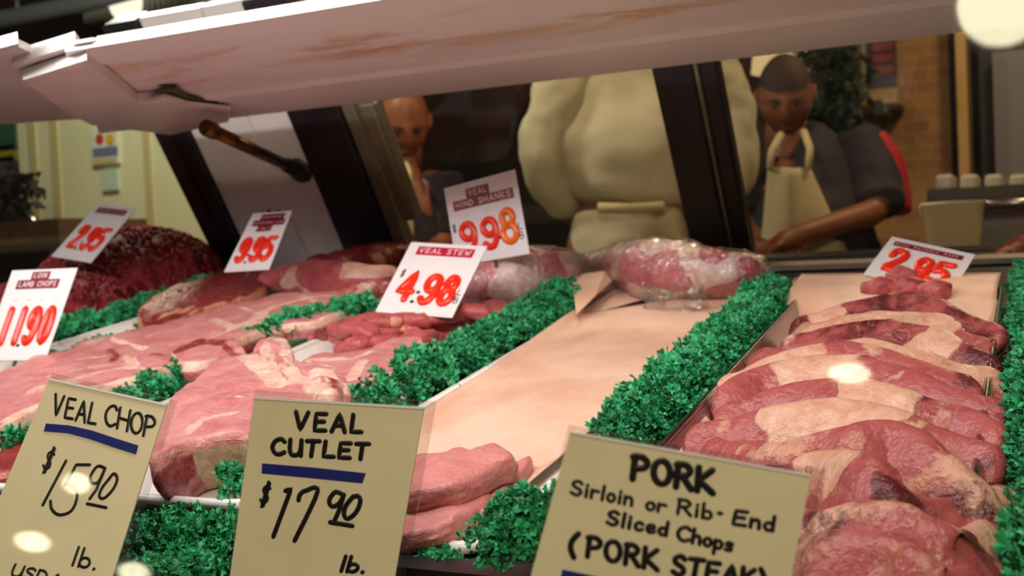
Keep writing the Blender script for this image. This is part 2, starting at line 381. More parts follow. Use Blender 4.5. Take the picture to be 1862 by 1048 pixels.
# ================================================================ trays and paper
def rrect(u0, u1, v0, v1, r, k=6):
    out = []
    for cx_, cy_, a0 in ((u1 - r, v1 - r, 0), (u0 + r, v1 - r, 90), (u0 + r, v0 + r, 180), (u1 - r, v0 + r, 270)):
        for i in range(k + 1):
            a = math.radians(a0 + 90 * i / k); out.append((cx_ + r * math.cos(a), cy_ + r * math.sin(a)))
    return out
def tray(name, u0, u1, v0, v1, h, m, label, k1=0,  floor=.0015, flare=.012, rim=.006, r=.02):
    t = empty(name, D((u0 + u1) / 2, (v0 + v1) / 2, 0), label, 'tray')
    loops = []
    kk = lambda u, v: u + k1 * (1 - (v - v0) / (v1 - v0)) * max(0, (u - u0) / (u1 - u0))
    def L(d, w): loops.append([D(kk(u, v), v, w) for u, v in rrect(u0 + d, u1 - d, v0 + d, v1 - d, max(.004, r - d * .5))])
    L(flare, floor - .001); L(.004, h - .004); L(0, h)
    bb = B(); n = len(loops[0]); vs = [p for l in loops for p in l]
    inner = []
    loops2 = loops + []
    loops.clear(); L(.003, h - .001); L(flare + .003, floor + .0005)
    vs += [p for l in loops for p in l]; fs = []
    for k in range(4):
        for i in range(n): fs.append((k * n + i, k * n + (i + 1) % n, (k + 1) * n + (i + 1) % n, (k + 1) * n + i))
    fs.append(list(range(n))[::-1]); fs.append(list(range(4 * n, 5 * n)))
    mesh('pan', vs, fs, m, t, False)
    ring = [D(kk(u, v), v, h) for u, v in rrect(u0, u1, v0, v1, r)]
    bb = B(); bb.tube(ring + [ring[0]], rim / 2, 8, False); bb.obj('rim', m, t, True)
    return t
tray('tray', -.506, -.308, .548, 1.36, .007, M['white'], 'white enamel tray under the nearly empty peach paper with veal cutlets', rim=.009)
tray('tray', -.240, -.038, .490, 1.235, .024, M['steel'], 'deep stainless steel tray holding the sliced pork chops')
tray('tray', -.785, -.580, .572, 1.18, .013, M['white'], 'white enamel tray under the thick veal chops and stew meat', .082, rim=.008)
tray('tray', -1.045, -.855, .62, 1.42, .014, M['white'], 'white enamel tray under the large flat veal slices')
tray('tray', -1.215, -1.105, .90, 1.60, .012, M['white'], 'white rimmed tray under the dark red lamb between parsley strips')
tray('tray', -1.68, -1.285, 1.10, 1.60, .012, M['steel'], 'steel tray under the ground beef mound')
tray('tray', .055, .25, .45, 1.50, .03, M['steel'], 'steel tray at the far right behind the parsley strip')
M['peach'] = NT('peach_butcher_paper')
def paper_mat():
    t = M['peach']; co = t.coord()
    c = t.mix(t.ramp(t.noise(co, 9, 6, .65), .35, .65), lin((236, 200, 178)), lin((220, 174, 150)))
    c = t.mix(t.math('MULTIPLY', t.ramp(t.noise(co, 16, 3, .5, 1.0), .60, .72), .6), c, lin((220, 160, 128)))
    t.l(c, t.b.inputs['Base Color']); t.set(Roughness=.55); t.bump(t.noise(co, 18, 4), .35, .004); return t.m
M['peach'] = paper_mat()
def smooth01(x): x = max(0, min(1, x)); return x * x * (3 - 2 * x)
def sheet(name, cor, w0, m, nu=30, nv=50, wav=.002, th=.0012, seed=1, parent=None, lift=None):
    vs = []; 
    for side in (0, 1):
        for j in range(nv + 1):
            for i in range(nu + 1):
                a, c = i / nu, j / nv
                p = Vector(cor[0]).lerp(Vector(cor[1]), a).lerp(Vector(cor[3]).lerp(Vector(cor[2]), a), c)
                z = w0 + th * side + wav * (.5 + ns((p.x, p.y, 0), 9, seed)) + (lift(a, c) if lift else 0)
                vs.append(D(p.x, p.y, z))
    fs = []; N = (nu + 1) * (nv + 1); q = lambda s, i, j: s * N + j * (nu + 1) + i
    for j in range(nv):
        for i in range(nu):
            fs.append((q(1, i, j), q(1, i + 1, j), q(1, i + 1, j + 1), q(1, i, j + 1))); fs.append((q(0, i, j), q(0, i, j + 1), q(0, i + 1, j + 1), q(0, i + 1, j)))
    for j in range(nv):
        for i in (0, nu): fs.append((q(0, i, j), q(1, i, j), q(1, i, j + 1), q(0, i, j + 1)))
    for i in range(nu):
        for j in (0, nv): fs.append((q(0, i, j), q(1, i, j), q(1, i + 1, j), q(0, i + 1, j)))
    return mesh(name, vs, fs, m, parent)
pp = empty('butcher_paper', D(-.46, 1.03, 0), 'wide bare sheet of peach butcher paper with a folded back corner', 'paper')
cz = [(-.472, .575), (-.318, .562), (-.318, 1.335), uv(1048, 572, .010)]
cl = lambda a, c: .001 + .006 * max(0, .06 - a) / .06 + .004 * max(0, a - .93) / .07 
sheet('sheet', cz, .003, M['peach'], parent=pp, lift=lambda a, c: cl(a, c) + .004)
b = B()
fl = [dk(1048, 574, .022), dk(1082, 540, .026), dk(1128, 498, .024), dk(1100, 494, .034), dk(1040, 503, .034)]
b.prism(fl, DN * .0012); b.obj('folded_corner', M['peach'], pp)
b = B(); b.prism([dk(1048, 574, .0085), dk(1060, 576, .0085), dk(1330, 500, .0085), dk(1318, 480, .010), dk(1110, 486, .012)], DN * .001); b.obj('back_edge', M['peach'], pp)
pp2 = empty('butcher_paper', D(-.17, .9, 0), 'peach butcher paper lining the steel tray under the sliced pork', 'paper')
sheet('sheet', [(-.224, .51), (-.052, .51), (-.038, 1.262), (-.252, 1.285)], .004, M['peach'], wav=.0015, seed=4, parent=pp2, lift=lambda a, c: .0295 * smooth01((c - .80) / .10) + .012 * max(0, (.05 - a) / .05) ** 2 * (1 - smooth01((c - .7) / .1)))
# ================================================================ stroke lettering
def ell(cx, cy, rx, ry, a0=90, a1=450, n=14): return [(cx + rx * math.cos(math.radians(a0 + (a1 - a0) * i / n)), cy + ry * math.sin(math.radians(a0 + (a1 - a0) * i / n))) for i in range(n + 1)]
def sm(p): return [(q.x, q.y) for q in catmull([Vector((x, y, 0)) for x, y in p], 5)]
G = {
 'V': (.66, [[(0, 1), (.26, 0), (.62, 1)]]), 'E': (.55, [[(.55, .97), (.05, .95), (0, 0), (.55, .03)], [(.03, .5), (.46, .53)]]),
 'A': (.66, [[(0, 0), (.36, 1), (.66, 0)], [(.13, .33), (.54, .36)]]), 'L': (.5, [[(.06, 1), (0, .02), (.52, .05)]]),
 'C': (.6, [sm([(.6, .84), (.42, 1), (.14, .85), (0, .48), (.12, .12), (.36, 0), (.62, .16)])]), 'H': (.58, [[(0, 1), (0, 0)], [(.58, 1), (.58, 0)], [(0, .5), (.58, .5)]]),
 'O': (.64, [ell(.32, .5, .32, .5)]), 'P': (.52, [[(0, 0), (.04, 1)], sm([(-.04, .95), (.3, 1), (.52, .8), (.42, .56), (.04, .45)])]),
 'U': (.56, [sm([(0, 1), (0, .4), (.1, .06), (.28, 0), (.46, .1), (.55, .45), (.56, 1)]), [(.56, 1), (.58, 0)]]), 'T': (.6, [[(0, .96), (.64, 1)], [(.32, 1), (.26, 0)]]),
 'K': (.58, [[(0, 1), (0, 0)], [(.52, .98), (.04, .45), (.6, 0)]]), 'S': (.52, [sm([(.5, .86), (.3, 1), (.06, .84), (.1, .6), (.42, .42), (.5, .18), (.28, 0), (0, .12)])]),
 'R': (.56, [[(0, 0), (.03, 1)], sm([(-.03, .96), (.3, 1), (.5, .8), (.38, .58), (.05, .5)]), [(.2, .52), (.58, 0)]]), 'N': (.6, [[(0, 0), (0, 1), (.6, 0), (.6, 1)]]),
 'D': (.56, [[(0, 0), (0, 1)], sm([(0, 1), (.34, .95), (.56, .5), (.34, .05), (0, 0)])]), 'I': (.1, [[(.05, 0), (.05, 1)]]), 'B': (.5, [[(0, 0), (0, 1)], sm([(0, 1), (.36, .96), (.42, .72), (.3, .54), (0, .52)]), sm([(.1, .52), (.44, .45), (.5, .22), (.36, .03), (0, 0)])]),
 'M': (.7, [[(0, 0), (.04, 1), (.35, .35), (.66, 1), (.7, 0)]]), 'W': (.8, [[(0, 1), (.2, 0), (.4, .75), (.6, 0), (.8, 1)]]),
 'i': (.08, [[(.04, .55), (.04, 0)], [(.04, .8), (.045, .84)]]), 'r': (.32, [[(0, .58), (0, 0)], sm([(0, .32), (.12, .54), (.34, .52)])]), 'l': (.06, [[(.04, 1), (.03, 0)]]),
 'o': (.36, [ell(.18, .28, .18, .28)]), 'n': (.38, [[(0, .58), (0, 0)], sm([(0, .36), (.18, .56), (.34, .46), (.38, 0)])]), 'b': (.38, [[(0, 1), (0, 0)], ell(.19, .26, .19, .26)]),
 'd': (.38, [[(.38, 1), (.38, 0)], ell(.19, .26, .19, .26)]), 'c': (.36, [sm([(.36, .48), (.18, .57), (.02, .36), (.06, .08), (.22, 0), (.38, .1)])]), 'h': (.38, [[(0, 1), (0, 0)], sm([(0, .36), (.18, .56), (.34, .46), (.38, 0)])]),
 'p': (.36, [[(0, .56), (0, -.4)], ell(.18, .28, .18, .27)]), 's': (.32, [sm([(.32, .5), (.14, .58), (.03, .42), (.28, .24), (.26, .05), (0, .04)])]), 'e': (.36, [sm([(.02, .3), (.34, .32), (.28, .54), (.08, .5), (.0, .24), (.14, 0), (.38, .1)])]),
 '-': (.2, [[(.02, .4), (.18, .4)]]), '.': (.06, [[(.02, .0), (.04, .04)]]), '(': (.22, [sm([(.24, 1.1), (.04, .7), (.0, .3), (.14, -.12)])]), ')': (.22, [sm([(0, 1.1), (.2, .7), (.2, .3), (.04, -.12)])]),
 '0': (.5, [ell(.25, .5, .25, .5)]), '1': (.2, [[(.1, 1), (.1, 0)]]), '2': (.52, [sm([(.02, .72), (.1, .96), (.36, 1), (.5, .74), (.3, .36), (.0, .02)]) + [(.54, .02)]]),
 '4': (.55, [[(.42, 0), (.42, 1), (0, .3), (.58, .3)]]), '5': (.5, [[(.5, 1), (.1, .98), (.06, .58)], sm([(.06, .58), (.3, .64), (.5, .42), (.44, .12), (.2, 0), (0, .12)])]),
 '7': (.5, [[(0, .92), (.5, 1), (.16, 0)]]), '8': (.5, [ell(.25, .76, .2, .24), ell(.25, .27, .25, .27)]), '9': (.5, [ell(.25, .72, .24, .28), sm([(.49, .78), (.48, .4), (.36, .06), (.16, 0), (.02, .12)])]),
 '$': (.5, [sm([(.46, .76), (.26, .86), (.06, .72), (.16, .54), (.4, .42), (.44, .2), (.22, .1), (.02, .22)]), [(.26, 1.05), (.2, -.08)], [(.36, 1.0), (.3, -.04)]]), ' ': (.3, []),
}
def strokes(bb, lines, P, n, hw, h):
    """ink or plastic strokes: P maps plane pts (x, y) -> world; hw is the half width in metres"""
    K = 8
    for ln in lines:
        if 5 <= len(ln) <= 12 and hw >= .0009: ln = sm(ln)
        pts = [Vector(P(*q)) for q in ln]
        if len(pts) < 2: continue
        if (pts[0] - pts[-1]).length < 1e-6: pts = pts[:-1] + [pts[0]]
        dense = []
        for a, c in zip(pts, pts[1:]):
            k = max(1, int((c - a).length / (hw * 1.2)))
            dense += [a.lerp(c, i / k) for i in range(k)]
        pts = dense + [pts[-1]]
        t0 = (pts[1] - pts[0]).normalized(); t1 = (pts[-1] - pts[-2]).normalized()
        ring = [(pts[0] - t0 * hw * .95, .3), (pts[0] - t0 * hw * .55, .83)] + [(p, 1) for p in pts] + [(pts[-1] + t1 * hw * .55, .83), (pts[-1] + t1 * hw * .95, .3)]
        base = len(bb.v); m = len(ring)
        for i, (p, s) in enumerate(ring):
            tt = (ring[min(i + 1, m - 1)][0] - ring[max(i - 1, 0)][0]).normalized(); sd = tt.cross(n).normalized()
            for j in range(K):
                a = math.pi * j / (K - 1); bb.v.append(p + sd * math.cos(a) * hw * s + n * math.sin(a) * h * (.4 + .6 * s))
        for i in range(m - 1):
            for j in range(K): bb.f.append([base + i * K + j, base + i * K + (j + 1) % K, base + (i + 1) * K + (j + 1) % K, base + (i + 1) * K + j])
        bb.f.append([base + j for j in range(K)]); bb.f.append([base + (m - 1) * K + j for j in range(K)][::-1])
def layout(s, gap=.2):
    out = []; x = 0
    for ch in s:
        wd, st = G[ch]; out += [[(x + a, c) for a, c in l] for l in st]; x += wd + gap
    return out, x - gap
class Card:
    def __init__(s, quad, p0, yaw, lean, th=.0012):
        y, l = math.radians(yaw), math.radians(lean)
        s.n = Vector((math.sin(y) * math.cos(l), -math.cos(y) * math.cos(l), math.sin(l))); s.p0 = Vector(p0)
        s.q = [onplane(*c, p0, s.n) for c in quad]; s.th = th
        s.c = sum(s.q, Vector()) / 4
    def px(s, x, y, o=0): return onplane(x, y, s.p0 + s.n * o, s.n)
    def st(s, a, c, o=0):
        TL, TR, BR, BL = s.q; return BL.lerp(BR, a).lerp(TL.lerp(TR, a), c) + s.n * o
    def plate(s, name, m, parent, a0=0, a1=1, c0=0, c1=1, o0=-.0012, o1=0, bevel=0):
        b = B(); b.prism([s.st(a0, c0, o0), s.st(a1, c0, o0), s.st(a1, c1, o0), s.st(a0, c1, o0)], s.n * (o1 - o0)); return b.obj(name, m, parent, bevel=bevel)
    def write_px(s, bb, text, o, ex, ey, hw, gap=.2, h=.0003):
        L, _ = layout(text, gap)
        strokes(bb, L, lambda x, y: s.px(o[0] + ex[0] * x + ey[0] * y, o[1] + ex[1] * x + ey[1] * y, 0), s.n, hw, h)
    def write_st(s, bb, text, a0, a1, c0, c1, hw, gap=.2, h=.0003, o=0):
        L, wd = layout(text, gap)
        strokes(bb, L, lambda x, y: s.st(a0 + (a1 - a0) * x / wd, c0 + (c1 - c0) * y, o), s.n, hw, h)
M['card'] = mat('cream_card_stock', (230, 219, 182), .5, var=.05, vscale=30)
M['ink'] = mat('black_marker_ink', (16, 13, 14), .4)
M['blue'] = mat('blue_tape', (20, 34, 120), .45, var=.15, vscale=60)
M['tagwhite'] = mat('white_plastic_tag', (228, 224, 226), .4)
M['tagred'] = mat('red_plastic_numeral', (236, 44, 20), .28); M['tagorange'] = mat('orange_plastic_numeral', (240, 108, 22), .28)
M['label'] = mat('dark_red_label_tape', (128, 16, 38), .35, var=.15, vscale=120); M['labelbright'] = mat('bright_red_label_tape', (186, 14, 52), .35)
M['emboss'] = mat('white_embossed_letter', (226, 200, 204), .5)

# ---- hand-lettered signs
def sign(label, quad, p0, yaw, lean):
    c = Card(quad, p0, yaw, lean)
    foot = c.st(.5, 0, -.006); foot.z = .69
    e = empty('price_sign', foot, label, 'sign')
    c.plate('card', M['card'], e)
    c.plate('plastic_sleeve', M['sleeve'], e, -.015, 1.055, -.02, 1.035, -.0034, -.0016)
    c.plate('sleeve_glint', M['white'], e, .0, 1.0, .994, 1.006, -.001, .0006)  # white strip stands for light caught along the clear sleeve's top edge
    b = B()
    for a in (.2, .8): b.tube([c.st(a, .25, -.0052), c.st(a, 0.0, -.0052), Vector((c.st(a, 0, -.0052).x, c.st(a, 0, 0).y + .004, .692))], .0016, 8)
    q = [c.st(.1, 0, 0), c.st(.9, 0, 0)]; y0 = (q[0].y + q[1].y) / 2
    b.box(q[0].x, q[1].x, y0 - .012, y0 + .022, .69, .6935); b.obj('stand', M['steel'], e)
    return c, e
def p_at(px, py, y): return onplane(px, py, CAM + Vector((0, y, 0)), NY)
c, e = sign('cream card lettered VEAL CHOP with blue underline, tilted at lower left', [(90, 690), (303, 737), (188, 1100), (-58, 1040)], p_at(200, 720, .485), 16, 22)
b = B()
ex, ey = (43, 10.5), (11, -43)
k = .351; O = lambda x, y: (x * k, 680 + y * k)
c.write_px(b, 'VEAL', O(272, 212), (25, 6), (6, -37), .0010, .24); c.write_px(b, 'CHOP', O(540, 262), (31, 9), (6, -37), .0010, .16)
c.write_px(b, '$', O(213, 500), (26, 8), (16, -42), .0008)
T = lambda L: [O(x, y) for x, y in L]
hand = [T([(342, 452), (222, 680)]), T([(465, 472), (395, 472), (340, 575)]), T([(345, 572), (388, 590), (400, 640), (370, 710), (310, 732), (270, 705), (262, 660)]),
        T([(545, 490), (505, 480), (470, 530), (475, 565), (510, 560), (545, 490)]), T([(545, 490), (500, 600), (465, 648)]), T([(570, 540), (530, 590), (515, 635), (540, 645), (585, 600), (608, 545), (590, 518), (565, 545)]), T([(452, 674), (550, 694)])]
strokes(b, hand, lambda x, y: c.px(x, y), c.n, .0010, .0003)
c.write_px(b, 'lb.', O(372, 992), (46, 9), (11, -33), .0009); c.write_px(b, 'USDA', O(55, 1045), (30, 7), (9, -20), .0008)
b.obj('lettering', M['ink'], e, True)
b = B(); b.prism([c.px(*O(x, y), .0001) for x, y in ((240, 258), (360, 268), (480, 295), (600, 335), (718, 372), (705, 418), (590, 382), (470, 340), (350, 308), (228, 298))], c.n * .0004); b.obj('blue_underline', M['blue'], e)
c, e = sign('cream card lettered VEAL CUTLET with blue underline, upright in front of white tray', [(463, 724), (771, 743), (706, 1120), (408, 1120)], p_at(610, 735, .5), 15, 6)
b = B(); k2 = .3226; O = lambda x, y: (410 + x * k2, 710 + y * k2); T = lambda L: [O(x, y) for x, y in L]
c.write_px(b, 'VEAL', O(392, 222), (36, 1.8), (2, -32), .0014, .32); c.write_px(b, 'CUTLET', O(262, 360), (36, 2.0), (2, -28), .0014, .28)
c.write_px(b, '$', O(190, 645), (26, 3), (10, -40), .0010)
hand = [T([(338, 568), (370, 556), (270, 825)]), T([(412, 620), (420, 590), (450, 568), (520, 570), (390, 848)]), T([(665, 590), (620, 575), (585, 620), (600, 655), (640, 640), (668, 590)]), T([(665, 595), (640, 680), (615, 735)]),
        T([(720, 600), (680, 650), (668, 700), (690, 725), (735, 690), (760, 630), (748, 598), (718, 602)]), T([(590, 745), (715, 765)])]
strokes(b, hand, lambda x, y: c.px(x, y), c.n, .0014, .0003)
c.write_px(b, 'lb.', O(648, 1020), (46, 3), (8, -27), .0012)
b.obj('lettering', M['ink'], e, True)
b = B(); b.prism([c.px(*O(x, y), .0001) for x, y in ((208, 412), (500, 436), (792, 468), (772, 524), (500, 496), (205, 468))], c.n * .0004); b.obj('blue_underline', M['blue'], e)
c, e = sign('cream card lettered PORK Sirloin or Rib-End Sliced Chops at lower right', [(1037, 787), (1475, 866), (1408, 1200), (948, 1110)], p_at(1250, 826, .43), 20, 4)
b = B(); k3 = .2739; O = lambda x, y: (990 + x * k3, 770 + y * k3); T = lambda L: [O(x, y) for x, y in L]
c.write_px(b, 'PORK', O(585, 370), (47, 8.5), (3, -42), .0015, .26)
c.write_px(b, 'Sirloin', O(175, 470), (34, 6.5), (4, -25), .0008, .24); c.write_px(b, 'or', O(675, 572), (38, 6.5), (4, -24), .0008, .2); c.write_px(b, 'Rib', O(885, 600), (40, 7), (3, -26), .0008, .24); c.write_px(b, '-', O(1150, 635), (30, 6), (3, -26), .0009); c.write_px(b, 'End', O(1252, 670), (40, 7), (4, -26), .0009, .24)
c.write_px(b, 'Sliced', O(415, 668), (35, 7), (4, -24), .0009, .26); c.write_px(b, 'Chops', O(880, 772), (34, 7.5), (4, -25), .0009, .22)
c.write_px(b, '(', O(170, 872), (50, 8), (3, -36), .0013); c.write_px(b, 'PORK', O(285, 885), (41, 8), (3, -36), .0012, .26); c.write_px(b, 'STEAK)', O(850, 1000), (38, 7), (4, -34), .0012, .24)
b.obj('lettering', M['ink'], e, True)
b = B(); b.prism([c.px(*O(x, y), .0001) for x, y in ((118, 970), (620, 1075), (1250, 1190), (1240, 1245), (610, 1130), (106, 1030))], c.n * .0004); b.obj('blue_underline', M['blue'], e)

# ---- white price tags with raised numerals
def price_tag(label, quad, p0, yaw, lean, digits, tapes, hw=.005, lb=True, tabs=True, dollar=True, pts=None):
    c = Card(quad, p0, yaw, lean)
    e = empty('price_tag', c.st(.5, 0), label, 'price tag', 'white price tags with red numerals')
    c.plate('card', M['tagwhite'], e, bevel=.0004)
    for ch, a0, a1, c0, c1, m in digits:
        q_ = hw / .11; b = B(); c.write_st(b, ch, a0 + q_ * .7, a1 - q_ * .7, c0 + q_ * .7, c1 - q_ * .7, hw, h=.004); b.obj('numeral', M[m], e, True)
        if tabs:
            am = (a0 + a1) / 2; c.plate('numeral_tab', M['white'], e, am - .03, am + .03, c1 + .07, c1 + .10, 0, .0015)
    for txt, a0, a1, c0, c1, m in tapes:
        t = c.plate('label_tape', M[m], e, a0, a1, c0, c1, 0, .0006); b = B()
        if txt[0] == '~':                                  # too blurred to read in the photograph
            q = random.Random(len(txt)); x = a0 + .03
            while x < a1 - .04:
                ww = .02 + .02 * q.random()
                if q.random() < .85: strokes(b, [[(x, c0 + (c1 - c0) * .35), (x + ww * .4, c0 + (c1 - c0) * (.5 + .2 * q.random())), (x + ww * .7, c0 + (c1 - c0) * (.35 + .2 * q.random()))]], lambda x_, y_: c.st(x_, y_, .0006), c.n, .0004, .0003)
                x += ww + .015
        else: c.write_st(b, txt, a0 + .04, a1 - .04, c0 + (c1 - c0) * .25, c0 + (c1 - c0) * .8, .0007, .35, o=.0006)
        o = b.obj('tape_lettering', M['emboss'], t, True)
    for (a, cc) in (pts or []): b = B(); strokes(b, [[(a, cc), (a + .012, cc)]], lambda x_, y_: c.st(x_, y_), c.n, .0022, .0008); b.obj('decimal_dot', M['ink'], e, True)
    if dollar: b = B(); c.write_st(b, '$', dollar[0], dollar[0] + .05, dollar[1], dollar[1] + .1, .0007); b.obj('currency_mark', M['ink'], e, True)
    if lb: b = B(); c.write_st(b, 'L', .92, .965, lb, lb + .08, .0007); c.write_st(b, 'B', .92, .965, lb - .11, lb - .03, .0007); b.obj('unit_mark', M['ink'], e, True)
    B().prism([c.st(.5, .02, -.0013), c.st(.56, .02, -.0013), c.st(.545, -.09, -.0013), c.st(.515, -.09, -.0013)], -c.n * .0015).obj('spike', M['steel'], e)
    return c
R_ = 'tagred'
price_tag('white 2.95 price tag leaning over the ground beef mound', [(178, 370), (248, 378), (165, 478), (93, 466)], dk(130, 472, .100), 2, 44, [('2', .16, .36, .17, .72 - .12, R_), ('9', .46, .66, .17, .6, R_), ('5', .68, .88, .17, .6, R_)], [('~two', .12, .86, .84, .93, 'label')], .0047, False, False, None, [(.4, .18), (.42, .3)])
price_tag('white 11.90 price tag for loin lamb chops cut by left frame edge', [(22, 492), (141, 487), (82, 655), (-36, 657)], dk(40, 657, .03), 2, 28, [('1', .16, .3, .16, .58, R_), ('1', .37, .5, .16, .58, R_), ('9', .54, .72, .16, .58, R_), ('0', .76, .93, .16, .58, R_)], [('LOIN', .35, .62, .88, .97, 'label'), ('LAMB CHOPS', .16, .80, .78, .88, 'label')], .0048, False, True, None, [(.5, .16)])
price_tag('white 9.95 price tag with three lines of label tape before white panel', [(460, 388), (531, 383), (489, 490), (407, 495)], dk(450, 492, .078), 2, 42, [('9', .12, .34, .14, .62 - .06, R_), ('9', .44, .66, .14, .56, R_), ('5', .68, .9, .14, .56, R_)], [('~boneless', .28, .86, .86, .96, 'label'), ('~middle line', .14, .92, .76, .86, 'label'), ('~last', .30, .66, .66, .76, 'label')], .0047, False, False, None, [(.38, .14), (.39, .26)])
price_tag('white 9.98 price tag for veal hind shanks standing behind wrapped meat', [(807, 343), (936, 308), (963, 462), (830, 484)], dk(900, 474, .075), -15, 4, [('9', .12, .36, .13, .52, R_), ('9', .42, .66, .13, .52, R_), ('8', .68, .92, .15, .58, 'tagorange')], [('VEAL', .3, .62, .80, .92, 'label'), ('HIND SHANKS', .10, .93, .68, .80, 'label')], .0049, .30, True, (.03, .42), [(.38, .15), (.66, .25)])
price_tag('white 4.98 price tag labelled VEAL STEW stuck in the stew meat', [(748, 440), (886, 448), (822, 578), (682, 567)], dk(750, 572, .045), 0, 42, [('4', .14, .36, .16, .58, R_), ('9', .46, .68, .14, .56, R_), ('8', .70, .90, .14, .56, R_)], [('VEAL STEW', .14, .88, .82, .94, 'labelbright')], .0049, .3, False, (.08, .5), [(.4, .17), (.42, .3)])
price_tag('white 2.95 price tag lying over small red chunks behind the pork tray', [(1622, 430), (1774, 463), (1727, 538), (1570, 498)], dk(1650, 520, .03), 6, 52, [('2', .12, .34, .2, .72, R_), ('9', .46, .66, .14, .66, R_), ('5', .66, .88, .14, .66, R_)], [('~single', .08, .90, .80, .90, 'label')], .0047, False, False, None)
o = B().prism([dk(1530, 500, .012), dk(1600, 505, .012), dk(1600, 545, .005), dk(1480, 545, .005)], DN * .0012).obj('blank_card', M['tagwhite']); tag(o, 'blank whitish card lying flat behind the pork tray', 'card')
# ================================================================ green plastic parsley
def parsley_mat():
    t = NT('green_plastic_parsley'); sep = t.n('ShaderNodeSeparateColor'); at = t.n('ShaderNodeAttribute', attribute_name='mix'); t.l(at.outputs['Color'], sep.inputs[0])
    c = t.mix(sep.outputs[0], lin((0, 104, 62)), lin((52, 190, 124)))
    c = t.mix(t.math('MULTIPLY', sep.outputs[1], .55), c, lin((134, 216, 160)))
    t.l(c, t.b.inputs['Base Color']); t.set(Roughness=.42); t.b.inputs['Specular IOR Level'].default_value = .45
    t.b.inputs['Subsurface Weight'].default_value = 0
    return t.m
M['parsley'] = parsley_mat(); M['stem'] = mat('parsley_stem_plastic', (0, 92, 50), .45)
def leaf(b, at, p, face, tip, R, q, val):
    """serrated lobed leaf: base at p, growing along tip, facing face"""
    tip = tip.normalized(); sd = face.cross(tip).normalized(); nn = tip.cross(sd) * -1
    if nn.dot(face) < 0: nn = -nn
    N = 27; base = len(b.v); ph = q.random() * 6; cup = q.uniform(-.5, .5); ruf = q.uniform(.10, .3)
    b.v.append(p); at.append((val, 0, 0))
    for rr in (.5, 1):
        for i in range(N):
            th = math.radians(-125 + 250 * i / (N - 1)); x = i / (N - 1)
            lobe = .55 + .45 * abs(math.cos(th * 2.2)) ** .8
            tooth = (1 + (.16 if i % 2 else -.14)) if rr == 1 else 1
            r = R * rr * lobe * tooth * (.62 + .38 * math.cos(th * .5))
            z = R * (cup * rr * rr * math.cos(th) + ruf * rr * math.sin(th * 5 + ph))
            b.v.append(p + tip * (r * math.cos(th) + R * .15) + sd * r * math.sin(th) + nn * z); at.append((val, .55 * (rr == 1) * (i % 2), 0))
    for i in range(N - 1):
        b.f.append([base, base + 1 + i, base + 2 + i]); a = base + 1 + i; b.f.append([a, a + N, a + N + 1, a + 1])
def sprig_mesh(seed, n, rad, ht, lr, spread=1.0, stems=0, flat=.5):
    q = random.Random(seed); b = B(); at = []
    for k in range(n):
        a = q.random() * 2 * math.pi; u = q.random(); th = math.acos(1 - u * 1.05) * spread
        out = Vector((math.sin(th) * math.cos(a), math.sin(th) * math.sin(a), max(0, math.cos(th))))
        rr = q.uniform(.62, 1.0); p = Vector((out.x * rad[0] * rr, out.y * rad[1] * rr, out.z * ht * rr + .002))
        jit = Vector((q.uniform(-1, 1), q.uniform(-1, 1), q.uniform(-.6, 1)))
        tip = (out * .9 + jit * .75 + Vector((0, 0, .25))).normalized()
        face = (out + jit.cross(tip) * .9).normalized()
        if abs(face.dot(tip)) > .95: face = tip.orthogonal()
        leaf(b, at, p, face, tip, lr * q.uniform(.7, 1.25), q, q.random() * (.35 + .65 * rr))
    for k in range(stems):
        a = q.random() * 6.28; r = q.uniform(.2, .9); k0 = len(b.v)
        foot = Vector((rad[0] * r * .5 * math.cos(a), rad[1] * r * .5 * math.sin(a), 0)); top = Vector((rad[0] * r * math.cos(a), rad[1] * r * math.sin(a), ht * q.uniform(.7, 1.05)))
        b.tube([foot, foot.lerp(top, .5) + Vector((0, 0, ht * .08)), top], [.0011, .0009, .0006], 5); at += [(.5, 0, 0)] * (len(b.v) - k0)
        for j in range(7):
            p = foot.lerp(top, .45 + .6 * j / 7); d = Vector((q.uniform(-1, 1), q.uniform(-1, 1), q.uniform(.1, 1)))
            leaf(b, at, p, d.orthogonal(), d, lr * q.uniform(.6, 1.0), q, q.random())
    o = mesh('sprig', b.v, b.f, M['parsley'], None, False, (0, 0, 0), at); me = o.data; bpy.data.objects.remove(o); return me
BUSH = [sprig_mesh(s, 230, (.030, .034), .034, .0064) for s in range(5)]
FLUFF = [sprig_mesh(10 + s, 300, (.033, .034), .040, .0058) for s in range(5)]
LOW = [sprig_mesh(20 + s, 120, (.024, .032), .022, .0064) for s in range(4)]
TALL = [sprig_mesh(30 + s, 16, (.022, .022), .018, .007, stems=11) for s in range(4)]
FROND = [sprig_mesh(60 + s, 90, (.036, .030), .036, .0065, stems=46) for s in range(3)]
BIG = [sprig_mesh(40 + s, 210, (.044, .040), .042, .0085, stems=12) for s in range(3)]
ROT = Matrix.Rotation(math.radians(8.4), 4, 'X').to_3x3()
